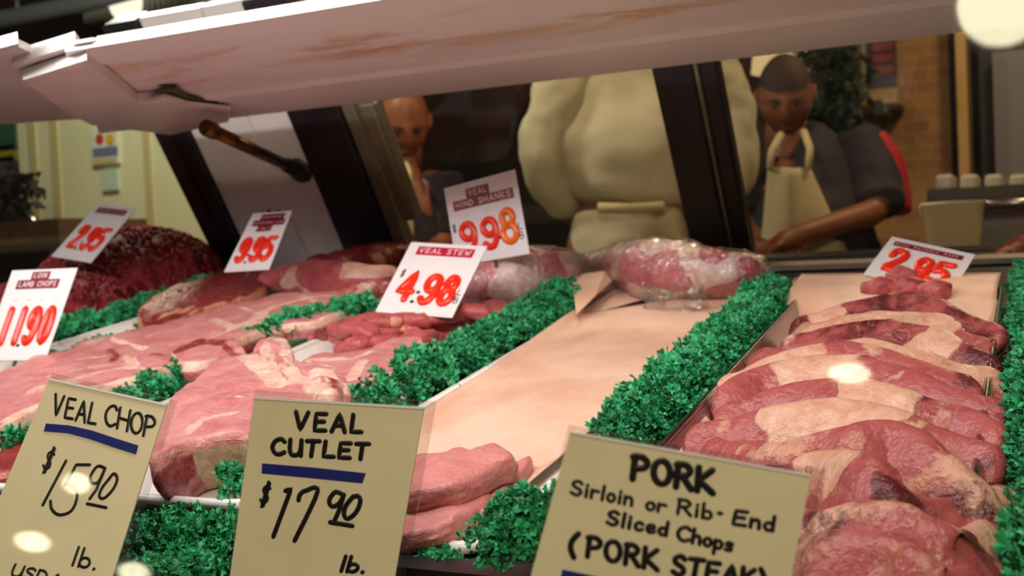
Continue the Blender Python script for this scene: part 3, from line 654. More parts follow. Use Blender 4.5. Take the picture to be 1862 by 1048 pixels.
def parsley(name, label, places, base=True, cat='parsley garnish', bw=.012):
    """places: (u, v, w, mesh list, scale)"""
    q = random.Random(label); u = sum(p[0] for p in places) / len(places); v0 = min(p[1] for p in places); v1 = max(p[1] for p in places)
    root = D(u, (v0 + v1) / 2, min(p[2] for p in places) - .004); e = empty(name, root, label, cat, 'green plastic parsley dividers')
    if base:
        b = B(); ws = min(p[2] for p in places)
        us = sorted(places, key=lambda p: p[1]); ua, ub = us[0][0], us[-1][0]
        b.hexa([D(ua - bw, v0 - .02, ws - .004), D(ua + bw, v0 - .02, ws - .004), D(ub + bw, v1 + .02, ws - .004), D(ub - bw, v1 + .02, ws - .004),
                D(ua - bw, v0 - .02, ws + .008), D(ua + bw, v0 - .02, ws + .008), D(ub + bw, v1 + .02, ws + .008), D(ub - bw, v1 + .02, ws + .008)])
        b.obj('base_strip', M['stem'], e)
    for (pu, pv, pw, ml, sc) in places:
        o = bpy.data.objects.new('sprig', q.choice(ml)); COL.objects.link(o); o.parent = e; o.location = D(pu, pv, pw) - root
        o.rotation_euler = (ROT @ Matrix.Rotation(q.random() * 6.28, 3, 'Z')).to_euler(); s = sc * q.uniform(.9, 1.12); o.scale = (s, s, s * q.uniform(.85, 1.1))
    return e
def rowp(u0, v0, u1, v1, n, ml, sc, w=0., jit=.006, seed=1):
    q = random.Random(seed); return [(u0 + (u1 - u0) * i / (n - 1) + q.uniform(-jit, jit), v0 + (v1 - v0) * i / (n - 1) + q.uniform(-jit, jit), w, ml, sc) for i in range(n)]
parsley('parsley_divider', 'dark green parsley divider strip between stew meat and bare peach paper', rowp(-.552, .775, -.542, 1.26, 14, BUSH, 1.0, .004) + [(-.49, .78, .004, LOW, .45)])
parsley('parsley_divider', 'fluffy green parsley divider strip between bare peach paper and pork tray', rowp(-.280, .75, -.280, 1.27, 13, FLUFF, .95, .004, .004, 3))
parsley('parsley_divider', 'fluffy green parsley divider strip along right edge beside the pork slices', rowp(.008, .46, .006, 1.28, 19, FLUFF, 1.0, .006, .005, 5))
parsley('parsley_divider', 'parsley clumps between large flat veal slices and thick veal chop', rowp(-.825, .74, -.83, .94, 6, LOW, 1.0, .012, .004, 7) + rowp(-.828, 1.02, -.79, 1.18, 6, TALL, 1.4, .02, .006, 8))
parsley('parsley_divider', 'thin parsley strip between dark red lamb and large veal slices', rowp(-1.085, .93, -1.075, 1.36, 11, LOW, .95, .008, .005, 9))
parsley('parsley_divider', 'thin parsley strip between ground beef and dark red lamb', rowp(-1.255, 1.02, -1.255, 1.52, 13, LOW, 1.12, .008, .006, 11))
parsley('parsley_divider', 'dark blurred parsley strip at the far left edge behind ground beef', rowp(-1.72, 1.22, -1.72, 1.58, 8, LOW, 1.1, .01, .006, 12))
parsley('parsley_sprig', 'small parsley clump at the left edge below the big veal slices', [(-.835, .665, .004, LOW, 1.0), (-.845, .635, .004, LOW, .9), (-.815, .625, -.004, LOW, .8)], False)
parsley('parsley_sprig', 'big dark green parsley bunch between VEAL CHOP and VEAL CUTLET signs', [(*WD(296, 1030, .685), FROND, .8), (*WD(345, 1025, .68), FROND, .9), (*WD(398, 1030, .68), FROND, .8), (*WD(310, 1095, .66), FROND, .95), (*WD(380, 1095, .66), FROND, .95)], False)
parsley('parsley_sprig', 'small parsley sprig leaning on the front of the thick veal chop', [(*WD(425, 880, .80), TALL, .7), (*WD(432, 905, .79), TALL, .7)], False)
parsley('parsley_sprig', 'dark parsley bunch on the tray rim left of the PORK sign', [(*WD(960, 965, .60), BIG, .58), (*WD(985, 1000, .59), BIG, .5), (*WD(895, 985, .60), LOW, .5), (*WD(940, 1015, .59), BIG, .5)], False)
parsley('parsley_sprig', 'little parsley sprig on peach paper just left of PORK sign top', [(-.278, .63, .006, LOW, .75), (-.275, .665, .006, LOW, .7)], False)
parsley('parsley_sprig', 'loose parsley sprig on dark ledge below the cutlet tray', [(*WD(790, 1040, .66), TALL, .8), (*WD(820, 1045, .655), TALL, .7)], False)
# ================================================================ meat
VEAL = meat('veal_meat', (215, 150, 147), (190, 104, 109), (140, 42, 50), (232, 198, 182), marb=.34)
VEALD = meat('veal_roast_meat', (198, 100, 104), (176, 72, 82), (140, 40, 50), (232, 190, 172), marb=.35)
PORK = meat('pork_meat', (178, 94, 92), (150, 62, 66), (90, 22, 30), (214, 172, 150), marb=.35, fibre=.5)
LAMB = meat('lamb_meat', (150, 44, 48), (118, 26, 34), (84, 16, 24), (214, 150, 122), marb=.3)
STEW = meat('stew_meat', (192, 98, 98), (166, 68, 74), (130, 30, 38), (234, 180, 160), marb=.2, fibre=.5, rough=.45)
CUTLET = meat('cutlet_meat', (218, 146, 142), (204, 116, 114), (206, 60, 56), (240, 190, 168), marb=.12, fibre=.5)
BEEF = meat('ground_beef_meat', (166, 60, 64), (140, 42, 48), (104, 22, 30), (190, 110, 108), marb=.2, mscale=90, sss=.03, rough=.58)
BEEF.node_tree.nodes['Principled BSDF'].inputs['Specular IOR Level'].default_value = .15
WRAPM = meat('wrapped_veal_meat', (206, 120, 124), (176, 72, 84), (140, 44, 56), (226, 200, 190), marb=.6, mscale=26)
def smooth(a, b, x):
    t = max(0, min(1, (x - a) / (b - a))); return t * t * (3 - 2 * t)
def slab(name, px, wtop, thick, m, label=None, cat='meat', group=None, parent=None, N=150, edge=.006, dome=.003, rough=.0015, rim=(.004, .9), side=(0, .3, 0), seams=(), slope=None, seed=1, rings=22, sidefn=None, inset=.85, deckpts=None):
    P = [Vector((*uv(x, y, wtop), 0)) for x, y in px] if deckpts is None else [Vector((u, v, 0)) for u, v in deckpts]
    C = resample(catmull(P, 8, True), N, True)
    C = [p + Vector((ns(p, 60, seed), ns(p, 60, seed + 9), 0)) * .0012 for p in C]
    c = sum(C, Vector()) / N
    seg = [([Vector((*uv(x, y, wtop), 0)) for x, y in pl], wd, ch, am) for pl, wd, ch, am in seams]
    vs, at, fs = [], [], []
    def top(p, d, f):
        h = wtop + dome * (1 - f * f) + rough * ns(p, 38, seed) * 1.6 + rough * .6 * ns(p, 110, seed + 3)
        if slope: h += slope(p.x, p.y)
        if d < edge: h -= edge - math.sqrt(max(0, edge * edge - (edge - d) ** 2))
        return h
    def col(p, d):
        r, g, bb = 0, 0, 0
        if d < rim[0] * (1 + .5 * ns(p, 50, seed + 5)): r = rim[1]
        for pl, wd, ch, am in seg:
            q = segd(p, pl)
            if q < wd * 1.8:
                k = am * (1 - smooth(wd * .5, wd * 1.8, q))
                if ch == 'f': r = max(r, k)
                elif ch == 'd': g = max(g, k); r *= 1 - k
                else: bb = max(bb, k)
        return (r, g, bb)
    vs.append(D(c.x, c.y, top(c, 1, 0))); at.append(col(c, 1))
    fr = [(i / rings) ** .75 for i in range(1, rings)] + [.985, 1.0]; fr = sorted(set(fr))
    for f in fr:
        for p in C:
            q = c.lerp(p, f); d = (p - q).length
            vs.append(D(q.x, q.y, top(q, d, f))); at.append(col(q, d))
    K = 6
    for k in range(1, K + 1):
        t = k / K; s = 1 + .015 * math.sin(math.pi * t) - (1 - inset) * t ** 2 * .25
        for i, p in enumerate(C):
            q = c + (p - c) * s; q = q + Vector((ns((q.x, q.y, t), 40, seed), ns((q.y, q.x, t), 40, seed + 2), 0)) * .002
            hh = wtop - edge + (slope(p.x, p.y) if slope else 0); lo = wtop - thick
            vs.append(D(q.x, q.y, hh + (lo - hh) * t)); at.append(sidefn(i / N, t, p) if sidefn else side)
    R = len(fr) + K
    for i in range(N): fs.append((0, 1 + i, 1 + (i + 1) % N))
    for k in range(R - 1):
        for i in range(N): fs.append((1 + k * N + i, 1 + (k + 1) * N + i, 1 + (k + 1) * N + (i + 1) % N, 1 + k * N + (i + 1) % N))
    vs.append(D(c.x, c.y, wtop - thick)); at.append(side); k = R - 1
    for i in range(N): fs.append((1 + k * N + i, len(vs) - 1, 1 + k * N + (i + 1) % N))
    o = mesh(name, vs, fs, m, parent, True, D(c.x, c.y, wtop - thick), at)
    if label: tag(o, label, cat, group)
    return o
def loft(name, spine, secs, m, label=None, cat='meat', group=None, parent=None, ang=0, ex=2.0, n=60, k=36, rough=.002, freq=35, fn=None, seed=1, up=None, angs=None):
    """spine: world points; secs: (side radius, up radius) at each spine point"""
    up = DN if up is None else up
    Sp = resample(catmull(spine, 10), n); SS = resample(catmull([Vector((a, c, 0)) for a, c in secs], 10), n); 
    AA = [ang] * n if angs is None else [v.x for v in resample(catmull([Vector((a, i * .001, 0)) for i, a in enumerate(angs)], 10), n)]
    vs, at, fs = [], [], []
    for i, p in enumerate(Sp):
        t = (Sp[min(i + 1, n - 1)] - Sp[max(i - 1, 0)]).normalized(); sd = t.cross(up).normalized(); u2 = sd.cross(t)
        s = i / (n - 1); a_, b_ = SS[i].x, SS[i].y
        cap = min(1, (s / .06) if s < .06 else ((1 - s) / .06 if s > .94 else 1)); cap = max(.04, math.sqrt(max(0, 1 - (1 - cap) ** 2))) if cap < 1 else 1
        ca, sa = math.cos(AA[i]), math.sin(AA[i])
        for j in range(k):
            th = 2 * math.pi * j / k; cx_, sx_ = math.cos(th), math.sin(th)
            x = math.copysign(abs(cx_) ** (2 / ex), cx_) * a_ * cap; y = math.copysign(abs(sx_) ** (2 / ex), sx_) * b_ * cap
            q = p + sd * (x * ca - y * sa) + u2 * (x * sa + y * ca)
            q += (sd * cx_ + u2 * sx_) * (rough * (ns(q, freq, seed) + .4 * ns(q, freq * 2.7, seed + 4))) * cap
            vs.append(q); at.append(fn(s, th, q) if fn else (0, 0, 0))
    for i in range(n - 1):
        for j in range(k): fs.append((i * k + j, i * k + (j + 1) % k, (i + 1) * k + (j + 1) % k, (i + 1) * k + j))
    fs.append(list(range(k))); fs.append([(n - 1) * k + j for j in range(k)][::-1])
    o = mesh(name, vs, fs, m, parent, True, None, at)
    if label: tag(o, label, cat, group)
    return o
def dirt(p, f, s, lo=.1): return smooth(lo, lo + .25, ns(p, f, s))
# ---- large flat veal slices on the left
slab('veal_slice', [(-70, 735), (-40, 690), (30, 662), (70, 642), (124, 634), (154, 616), (200, 609), (290, 600), (330, 612), (344, 642), (312, 670), (235, 692), (150, 722), (90, 735), (0, 775), (-60, 800)], .034, .030, VEAL, 'large flat veal slice with square bone, front one behind the VEAL CHOP sign', group='large flat veal slices', dome=.004, edge=.008, rim=(.007, .8), side=(.35, .5, 0),
     seams=[([(150, 660), (230, 650), (240, 668), (160, 690), (60, 715)], .006, 'f', .7), ([(200, 640), (215, 655), (205, 662)], .005, 'd', .8), ([(240, 672), (300, 650)], .007, 'f', 1), ([(60, 720), (140, 700)], .008, 'f', .6), ([(10, 765), (100, 728), (180, 704), (240, 688)], .006, 'f', .9), ([(90, 690), (170, 672), (235, 662)], .003, 'f', .7)], seed=2)
slab('veal_slice', [(196, 612), (250, 596), (300, 586), (397, 561), (468, 543), (511, 531), (568, 531), (625, 528), (642, 552), (581, 580), (494, 594), (434, 616), (405, 642), (340, 660), (300, 645), (240, 628)], .040, .034, VEAL, 'large flat veal slice with white fat seams below the dark red lamb', group='large flat veal slices', dome=.004, edge=.008, rim=(.006, .85), side=(.3, .6, 0),
     seams=[([(390, 585), (420, 600), (470, 585), (520, 575)], .006, 'f', 1), ([(450, 595), (500, 560), (560, 545), (600, 540)], .006, 'f', .9), ([(520, 575), (560, 560), (620, 548)], .005, 'f', .7), ([(330, 640), (360, 625), (410, 628)], .010, 'd', 1), ([(260, 615), (340, 600)], .004, 'f', .5), ([(440, 565), (480, 575), (500, 590)], .004, 'f', .9), ([(540, 540), (575, 552), (590, 570)], .004, 'f', .9), ([(380, 620), (430, 600), (470, 590)], .004, 'f', .8)], seed=3)
b_ = slab('bone', [(242, 650), (270, 632), (308, 628), (316, 655), (290, 668), (262, 672)], .040, .022, VEAL, N=60, rings=8, rim=(.004, 1), side=(.9, 0, 0), edge=.003, seams=[([(280, 650), (300, 650)], .006, 'd', .55)], seed=4); b_.name = 'veal_bone'; tag(b_, 'square pink and white cut bone on the front veal slice', 'bone')
slab('veal_slice', [(-80, 790), (-30, 720), (60, 700), (180, 692), (240, 700), (150, 748), (60, 772), (-20, 800)], .020, .017, VEAL, 'flat veal slice edge showing under the front one at left edge', group='large flat veal slices', rim=(.01, .9), side=(.3, .8, 0), seed=12)
# ---- thick veal chops
def chop_side(i, t, p):
    return (0, .55 * (1 - t * .3), .0)
vc = slab('veal_chop', [(298, 738), (318, 712), (345, 692), (392, 655), (408, 622), (432, 622), (452, 640), (478, 619), (508, 614), (528, 625), (535, 652), (600, 666), (632, 690), (628, 722), (560, 748), (490, 768), (446, 786), (400, 790), (345, 800), (272, 834), (280, 790)], .052, .048, VEAL, 'thick veal chop with flat pink top and bony cut side, nearest front', group='thick veal chops', edge=.005, dome=.002, rough=.002, rim=(.002, .5), N=220, rings=30, seed=5,
     seams=[([(450, 650), (505, 700), (545, 690), (620, 700)], .009, 'f', .9), ([(500, 640), (540, 690)], .006, 'f', 1), ([(560, 690), (615, 712)], .010, 'f', 1), ([(330, 740), (400, 725), (450, 728)], .002, 'f', .6), ([(405, 625), (430, 650)], .005, 'd', .7), ([(330, 790), (380, 760), (430, 750)], .005, 'f', .6)],
     sidefn=lambda i, t, p: (0, .7, 1.0 if (p - Vector((*uv(412, 795, .052), 0))).length < .029 else (.0)), inset=.45)
slab('veal_chop', [(548, 655), (585, 640), (640, 640), (692, 624), (725, 612), (762, 612), (770, 634), (742, 660), (692, 684), (650, 705), (618, 690), (592, 668)], .036, .030, VEAL, 'thick veal chop with tan block of bone, behind the nearest chop', group='thick veal chops', edge=.004, dome=.002, rim=(.005, .8), seed=6,
     seams=[([(560, 655), (640, 655), (680, 640)], .004, 'f', .9), ([(640, 690), (660, 660)], .006, 'f', 1), ([(715, 625), (760, 625)], .008, 'b', .5)],
     sidefn=lambda i, t, p: (0, .3, 1.0 if (p - Vector((*uv(742, 652, .036), 0))).length < .045 else 0), inset=1.0)
fl_ = slab('fat_cap', [(470, 655), (480, 620), (510, 612), (530, 630), (535, 660), (520, 690), (495, 680)], .0545, .012, VEAL, N=80, rings=14, edge=.0035, rough=.004, rim=(.05, .62), side=(1, 0, 0), parent=vc, seed=8)
slab('bone_knob', [(548, 700), (562, 680), (592, 668), (616, 678), (624, 704), (604, 722), (566, 720)], .0575, .016, VEAL, N=80, rings=14, edge=.006, rough=.004, rim=(.05, .62), side=(.7, .0, .2), parent=vc, seed=9, seams=[([(606, 690), (612, 712)], .004, 'd', .6)])
# ---- stew pieces
q = random.Random(5); k_ = 0
stew = [(650, 632, 25, 3), (690, 616, 40, 10), (740, 606, 44, 4), (790, 596, 40, 0), (840, 586, 40, 6), (885, 576, 34, -4), (650, 604, 30, -10), (700, 590, 36, 5), (745, 584, 34, -6), (800, 578, 36, 3), (850, 572, 34, -5), (705, 632, 34, -14), (752, 622, 30, 8), (672, 588, 30, 0), (720, 575, 30, 8), (900, 566, 30, 0), (640, 618, 22, -8)]
for (x, y, L, t_) in stew:
    wz = .022 + (.014 if k_ in (6, 7, 8, 9, 10, 13, 14) else 0); a_ = dk(x - L * 1.35, y + t_ + 4, wz - .004); c_ = dk(x + L * .2, y - 5, wz + .004); e_ = dk(x + L * 1.3, y - t_, wz - .004)
    desc = ['pale pink', 'smooth pink', 'reddish pink', 'streaky pink', 'rounded pink', 'narrow pink'][k_ % 6]
    loft('stew_chunk', [a_, c_, e_], [(.011, .007), (.017, .009 + .003 * q.random()), (.010, .007)], STEW, 'strip of raw pink veal stew meat in the heap below the VEAL STEW tag', 'stew meat', 'veal stew strips', n=30, k=20, rough=.0045, freq=60, ex=2.6, seed=20 + k_, fn=lambda s, th, p: (.5 * dirt(p, 40, 7, .3), .3 * dirt(p, 25, 3), 0)); k_ += 1
slab('stew_bed', [(622, 640), (640, 600), (690, 575), (800, 565), (915, 560), (900, 580), (820, 610), (740, 640), (660, 655)], .018, .015, STEW, 'flat layer of raw veal stew meat under the loose strips', 'stew meat', dome=.006, seed=30, rim=(0, 0), side=(0, .2, 0), rough=.003)
# ---- veal cutlets
slab('veal_cutlet', [(716, 968), (722, 925), (735, 912), (790, 908), (850, 893), (892, 866), (903, 874), (886, 905), (845, 935), (800, 955), (752, 967)], .024, .014, CUTLET, 'thin pink veal cutlet at the front of the tray, lowest one', group='thin veal cutlets', edge=.005, dome=.003, rim=(0, 0), side=(0, .35, 0), seed=41)
slab('veal_cutlet', [(850, 905), (880, 862), (925, 838), (950, 836), (966, 824), (962, 846), (935, 880), (905, 910), (872, 930)], .020, .012, CUTLET, 'pink veal cutlet with pointed tail under the top one', group='thin veal cutlets', edge=.004, rim=(0, 0), side=(0, .4, 0), seed=42)
slab('veal_cutlet', [(716, 880), (728, 842), (752, 826), (800, 822), (838, 812), (872, 818), (905, 805), (930, 814), (936, 832), (905, 842), (872, 862), (820, 882), (772, 890), (735, 895)], .040, .016, CUTLET, 'thick pink veal cutlet lying on top of the others', group='thin veal cutlets', edge=.006, dome=.004, rim=(0, 0), side=(0, .3, 0), seed=43)
slab('beef_piece', [(-60, 862), (-40, 815), (30, 800), (76, 812), (62, 842), (0, 862)], .016, .014, LAMB, 'dark red meat scrap under the parsley clump at left edge', edge=.005, rim=(.003, .5), seed=44)
# ---- lamb and dark pieces
slab('lamb_leg_slice', [(250, 580), (256, 552), (290, 532), (330, 515), (385, 500), (440, 494), (474, 497), (482, 518), (440, 540), (380, 556), (325, 575), (285, 596)], .040, .036, LAMB, 'dark red lamb slice between the two left parsley strips', edge=.010, dome=.006, rough=.003, rim=(.006, .6), side=(.45, .5, 0), seed=51,
     seams=[([(262, 560), (300, 535), (340, 515)], .010, 'f', .9), ([(285, 585), (320, 570), (350, 560)], .006, 'f', .7)])
slab('beef_piece', [(378, 508), (400, 490), (440, 484), (490, 482), (500, 496), (470, 503), (420, 508)], .030, .026, LAMB, 'small dark red beef piece under the 9.95 price tag', edge=.008, rim=(0, 0), seed=52)
# ---- roasts at the back
loft('veal_roast', [dk(472, 520, .030), dk(540, 512, .034), dk(620, 510, .034), dk(690, 508, .034), dk(722, 505, .03)], [(.022, .022), (.034, .032), (.034, .030), (.032, .030), (.018, .018)], VEALD, 'long pale pink veal roast behind the flat veal slices', rough=.004, freq=22, seed=61, fn=lambda s, th, p: ((1 if .68 < s < .92 and .2 < th < 2.2 else 0) or .7 * dirt(p, 30, 2, .2), .2, 0))
loft('veal_roast', [dk(560, 487, .03), dk(640, 480, .034), dk(720, 462, .036), dk(770, 458, .03)], [(.018, .018), (.028, .026), (.030, .028), (.016, .016)], LAMB, 'darker red roast at the back between panel and 4.98 tag', rough=.004, seed=62, fn=lambda s, th, p: (.6 * dirt(p, 30, 2, .2), 0, 0))
loft('veal_neck_piece', [dk(610, 560, .024), dk(660, 540, .026), dk(710, 530, .024)], [(.016, .016), (.022, .02), (.014, .014)], VEALD, 'small knobbly pink veal piece behind the 4.98 tag', rough=.006, freq=50, seed=63, fn=lambda s, th, p: (.9 * dirt(p, 40, 2, .0), 0, 0))
wr = loft('wrapped_roast', [dk(830, 528, .036), dk(880, 518, .040), dk(950, 508, .042), dk(1010, 498, .040), dk(1048, 490, .034)], [(.026, .026), (.040, .040), (.042, .042), (.034, .036), (.016, .018)], WRAPM, 'pale veal roast in plastic wrap behind the 4.98 price tag', rough=.004, freq=24, seed=64, fn=lambda s, th, p: (.85 * dirt(p, 26, 2, -.1) + (.4 if s < .5 else 0), 0, 0))
def wrapof(o, spine, secs, seed, **k): return loft('plastic_wrap', spine, [(a + .003, c + .003) for a, c in secs], M['wrap'], parent=o, rough=.006, freq=48, seed=seed, **k)
wrapof(wr, [dk(822, 530, .036), dk(880, 518, .040), dk(950, 508, .042), dk(1010, 498, .040), dk(1056, 488, .034)], [(.026, .026), (.040, .040), (.042, .042), (.034, .036), (.016, .018)], 65)
ssp = [dk(1058, 478, .030), dk(1110, 482, .034), dk(1180, 490, .042), dk(1260, 492, .046), dk(1340, 496, .042), dk(1398, 500, .032)]
ssc = [(.008, .010), (.018, .020), (.030, .034), (.040, .040), (.036, .036), (.016, .018)]
sh = loft('veal_shank', ssp, ssc, WRAPM, 'plastic wrapped veal hind shank lying across back of peach paper', rough=.003, freq=26, seed=66, fn=lambda s, th, p: (.75 * dirt(p, 24, 5, .0), .5 if s < .3 else .1, 0))
shw = wrapof(sh, [ssp[0] - Vector((.01, 0, 0))] + ssp[1:], ssc, 67)
b = B(); nn_ = 26; vs = []; fs = []
for i in range(nn_ + 1):
    for j in range(nn_ + 1):
        a, c_ = i / nn_, j / nn_; p = dk(1165 + 110 * a + 12 * c_, 520 + 52 * c_ + 8 * math.sin(a * 3), .045 - .040 * c_ ** .7); p += DN * (.010 * ns(p, 60, 5) + .006 * ns(p, 140, 6)) + Vector((.008 * ns(p, 50, 8), 0, 0)); vs.append(p)
for i in range(nn_):
    for j in range(nn_): q0 = i * (nn_ + 1) + j; fs.append((q0, q0 + 1, q0 + nn_ + 2, q0 + nn_ + 1))
fo = mesh('wrap_flap', vs, fs, M['wrap'], shw); so = fo.modifiers.new('thick', 'SOLIDIFY'); so.thickness = .0004
slab('veal_piece', [(1436, 520), (1446, 505), (1466, 506), (1478, 518), (1470, 530), (1445, 532)], .028, .024, VEALD, 'small tan pink scrap of meat behind end of the fluffy parsley', N=60, rings=8, edge=.008, rim=(.01, .8), side=(.7, 0, 0), seed=71)
for i, (x, y, L) in enumerate(((1640, 508, 34), (1600, 526, 40), (1655, 526, 40), (1700, 530, 36))):
    loft('beef_chunk', [dk(x - L * .8, y + 4, .032), dk(x, y - 2, .036), dk(x + L * .8, y + 3, .032)], [(.007, .008), (.011, .012), (.007, .008)], STEW, 'small raw red chunk in front of the 2.95 tag behind pork tray', 'stew meat', 'red chunks behind the pork tray', n=24, k=16, rough=.004, seed=80 + i, fn=lambda s, th, p: (0, .5, 0))
loft('beef_roast', [W(1795, 540, 1.42), W(1838, 485, 1.46), W(1890, 462, 1.46)], [(.02, .02), (.032, .032), (.03, .03)], LAMB, 'dark red roast at the far right edge behind parsley', seed=85, fn=lambda s, th, p: (.5 * dirt(p, 25, 4, .1), 0, 0))
# ---- ground beef
def mound(name, lobes, m, label):
    q = random.Random(9); nu, nv = 110, 70; vs, at, fs = [], [], []
    u0, u1, v0, v1 = -1.69, -1.28, 1.08, 1.70
    def hgt(u, v):
        h = 0
        for (cu, cv, ru, rv, hh) in lobes:
            r2 = ((u - cu) / ru) ** 2 + ((v - cv) / rv) ** 2
            if r2 < 1: h = max(h, hh * (1 - r2) ** .55)
        return h
    for side in (1,):
        for j in range(nv + 1):
            for i in range(nu + 1):
                u = u0 + (u1 - u0) * i / nu; v = v0 + (v1 - v0) * j / nv; h = hgt(u, v); r = .004 * ns((u, v, 0), 70, 3) + .005 * ns((u, v, h), 28, 4)
                p = D(u, v, .004 + h + (r if h > .004 else 0)); vs.append(p); x = ns((u, v, 0), 45, 8); at.append((.12 + .5 * max(0, x), .5 + .6 * max(0, -x), 0))
    for j in range(nv):
        for i in range(nu):
            if max(hgt(u0 + (u1 - u0) * (i + a) / nu, v0 + (v1 - v0) * (j + c) / nv) for a in (0, 1) for c in (0, 1)) > 0: q0 = j * (nu + 1) + i; fs.append((q0, q0 + 1, q0 + nu + 2, q0 + nu + 1))
    b = B()
    for k in range(1300):
        while True:
            u, v = q.uniform(u0, u1), q.uniform(v0, v1); h = hgt(u, v)
            if h > .012: break
        L = q.uniform(.007, .014); a = q.random() * 6.28; c0 = len(b.v); pts = []
        for t in range(5):
            uu, vv = u + math.cos(a) * L * (t / 4 - .5) + .004 * ns((k, t, 0), 3), v + math.sin(a) * L * (t / 4 - .5); pts.append(D(uu, vv, .004 + hgt(uu, vv) + .002 + .002 * math.sin(t * 2 + k)))
        b.tube(pts, [.0016, .0026, .0028, .0026, .0016], 6); val = (q.choice((.0, .05, .1, .15, .22)), q.choice((0, .2, .9)), 0); at += [val] * (len(b.v) - c0)
    n0 = len(vs); vs += b.v; fs += [[i + n0 for i in f] for f in b.f]
    used = sorted({i for f in fs for i in f}); mp = {o: i for i, o in enumerate(used)}
    return tag(mesh(name, [vs[i] for i in used], [[mp[i] for i in f] for f in fs], m, None, True, D(-1.47, 1.4, 0), [at[i] for i in used]), label, 'ground meat')
mound('ground_beef_mound', [(-1.475, 1.46, .155, .20, .118), (-1.44, 1.25, .125, .17, .070), (-1.53, 1.27, .11, .15, .058)], BEEF, 'large mound of red ground beef at back left under a 2.95 tag')
# ---- sliced pork, shingled from back to front
def pork(label, top, band, fat, seed, wr=.046, end=(.018, .020), thick=.0125, dpt=.031, dark=.15, lean=.78, bumps=.004):
    n = len(top); sp = []
    for i, (x, y) in enumerate(top):
        s = i / (n - 1); arch = math.sin(math.pi * min(1, max(0, s))) ** .6
        w = end[0] * (1 - s) + end[1] * s + (wr - (end[0] * (1 - s) + end[1] * s)) * arch
        d = W(x, y, 1); u_, v_ = uv(x, y, w); t_ = thick; sp.append(D(u_, v_ - dpt * .55 + .004, max(w - dpt * .62, .018)))
    secs = [(dpt * (.38 + .62 * math.sin(math.pi * (i + .25) / (n - .5)) ** .6), thick * (.45 + .55 * math.sin(math.pi * (i + .25) / (n - .5)) ** .6)) for i in range(n)]
    def fn(s, th, p):
        r = 0
        for (a, c, k) in fat:
            r = max(r, k * smooth(a - .05, a + .03, s + .07 * ns(p, 26, seed) + .03 * ns(p, 90, seed)) * (1 - smooth(c - .03, c + .05, s + .07 * ns(p, 26, seed + 2) + .03 * ns(p, 90, seed))))
        r *= .45 + .55 * smooth(.8, 2.0, th % 6.283) + .12 * ns(p, 30, seed + 5)
        r = max(r, (.75 if seed % 2 else .5) * smooth(.12, .4, ns(p, 18, seed + 7)) * smooth(2.6, 3.1, th % 6.283))
        return (r * .86, dark + .5 * dirt(p, 22, seed, .2), 0)
    loft('pork_slice', sp, secs, PORK, label, 'pork slice', 'sliced pork in the steel tray', ang=-lean, ex=3.0, n=90, k=36, rough=bumps, freq=28, fn=fn, seed=seed)
pork('rearmost pork slice, dark with a domed top, against peach paper', [(1438, 602), (1500, 562), (1605, 543), (1665, 545), (1717, 557), (1775, 575), (1818, 625)], 40, [(.12, .26, .9), (.40, .5, .5)], 101, dark=.55, wr=.05)
pork('second pork slice from the back with a pale fat top', [(1450, 604), (1473, 586), (1546, 580), (1613, 577), (1698, 574), (1745, 598), (1812, 640)], 30, [(.08, .80, .95)], 102, dark=.2)
pork('third pork slice from back, dark red with cream patch at right', [(1420, 634), (1471, 600), (1546, 592), (1613, 594), (1678, 600), (1760, 626), (1822, 668)], 40, [(.62, .80, .95), (.0, .06, .7)], 103, dark=.5)
pork('fourth pork slice from back with a thin cream fat line', [(1366, 658), (1445, 637), (1520, 631), (1590, 630), (1650, 638), (1740, 656), (1836, 690)], 26, [(.35, .98, .75)], 104, dark=.1)
pork('fifth pork slice from the back, cream fat at left and pink at right', [(1306, 712), (1365, 668), (1430, 644), (1500, 634), (1600, 642), (1700, 668), (1790, 712)], 40, [(.0, .46, 1), (.55, .60, .7)], 105)
pork('sixth pork slice from the back with a shiny white fat middle', [(1300, 738), (1330, 696), (1400, 664), (1480, 653), (1560, 659), (1660, 682), (1760, 710), (1842, 752)], 45, [(.24, .50, 1), (.62, .68, .8)], 106)
pork('seventh pork slice from back, red left half and cream fat right of middle', [(1302, 768), (1350, 722), (1450, 698), (1540, 701), (1640, 716), (1740, 738), (1822, 806)], 50, [(.45, .68, 1), (.74, .84, .5)], 107)
pork('eighth pork slice from the back with a broad smooth fat cap', [(1250, 800), (1330, 757), (1450, 742), (1560, 741), (1640, 760), (1750, 786), (1826, 846)], 55, [(.12, .18, .6), (.28, .70, 1), (.72, .97, .42)], 108, thick=.014)
pork('added dark pork filler for the crevice shade between ninth and tenth slices', [(1590, 905), (1660, 880), (1720, 872), (1790, 888), (1850, 915)], 50, [(.35, .6, .7)], 113, wr=.034, dark=.55, dpt=.03)  # extra low slice added to fill the gap; dark tone stands for crevice shade
pork('ninth pork slice from the back, wedge shaped with ragged fatty end', [(1285, 822), (1400, 808), (1500, 798), (1560, 795), (1625, 789), (1700, 832), (1800, 886), (1850, 905)], 60, [(.12, .5, .6), (.66, .98, .6)], 109, wr=.056, dpt=.027, thick=.0135, dark=.3, bumps=.005, lean=.95)
pork('tenth pork slice from back, humped beside the PORK sign corner', [(1380, 872), (1450, 838), (1500, 822), (1555, 846), (1610, 890), (1700, 905), (1790, 915)], 60, [(.2, .42, .75), (.9, 1, .8)], 110, wr=.052, dpt=.027, thick=.0145, dark=.35, bumps=.006, lean=1.0)
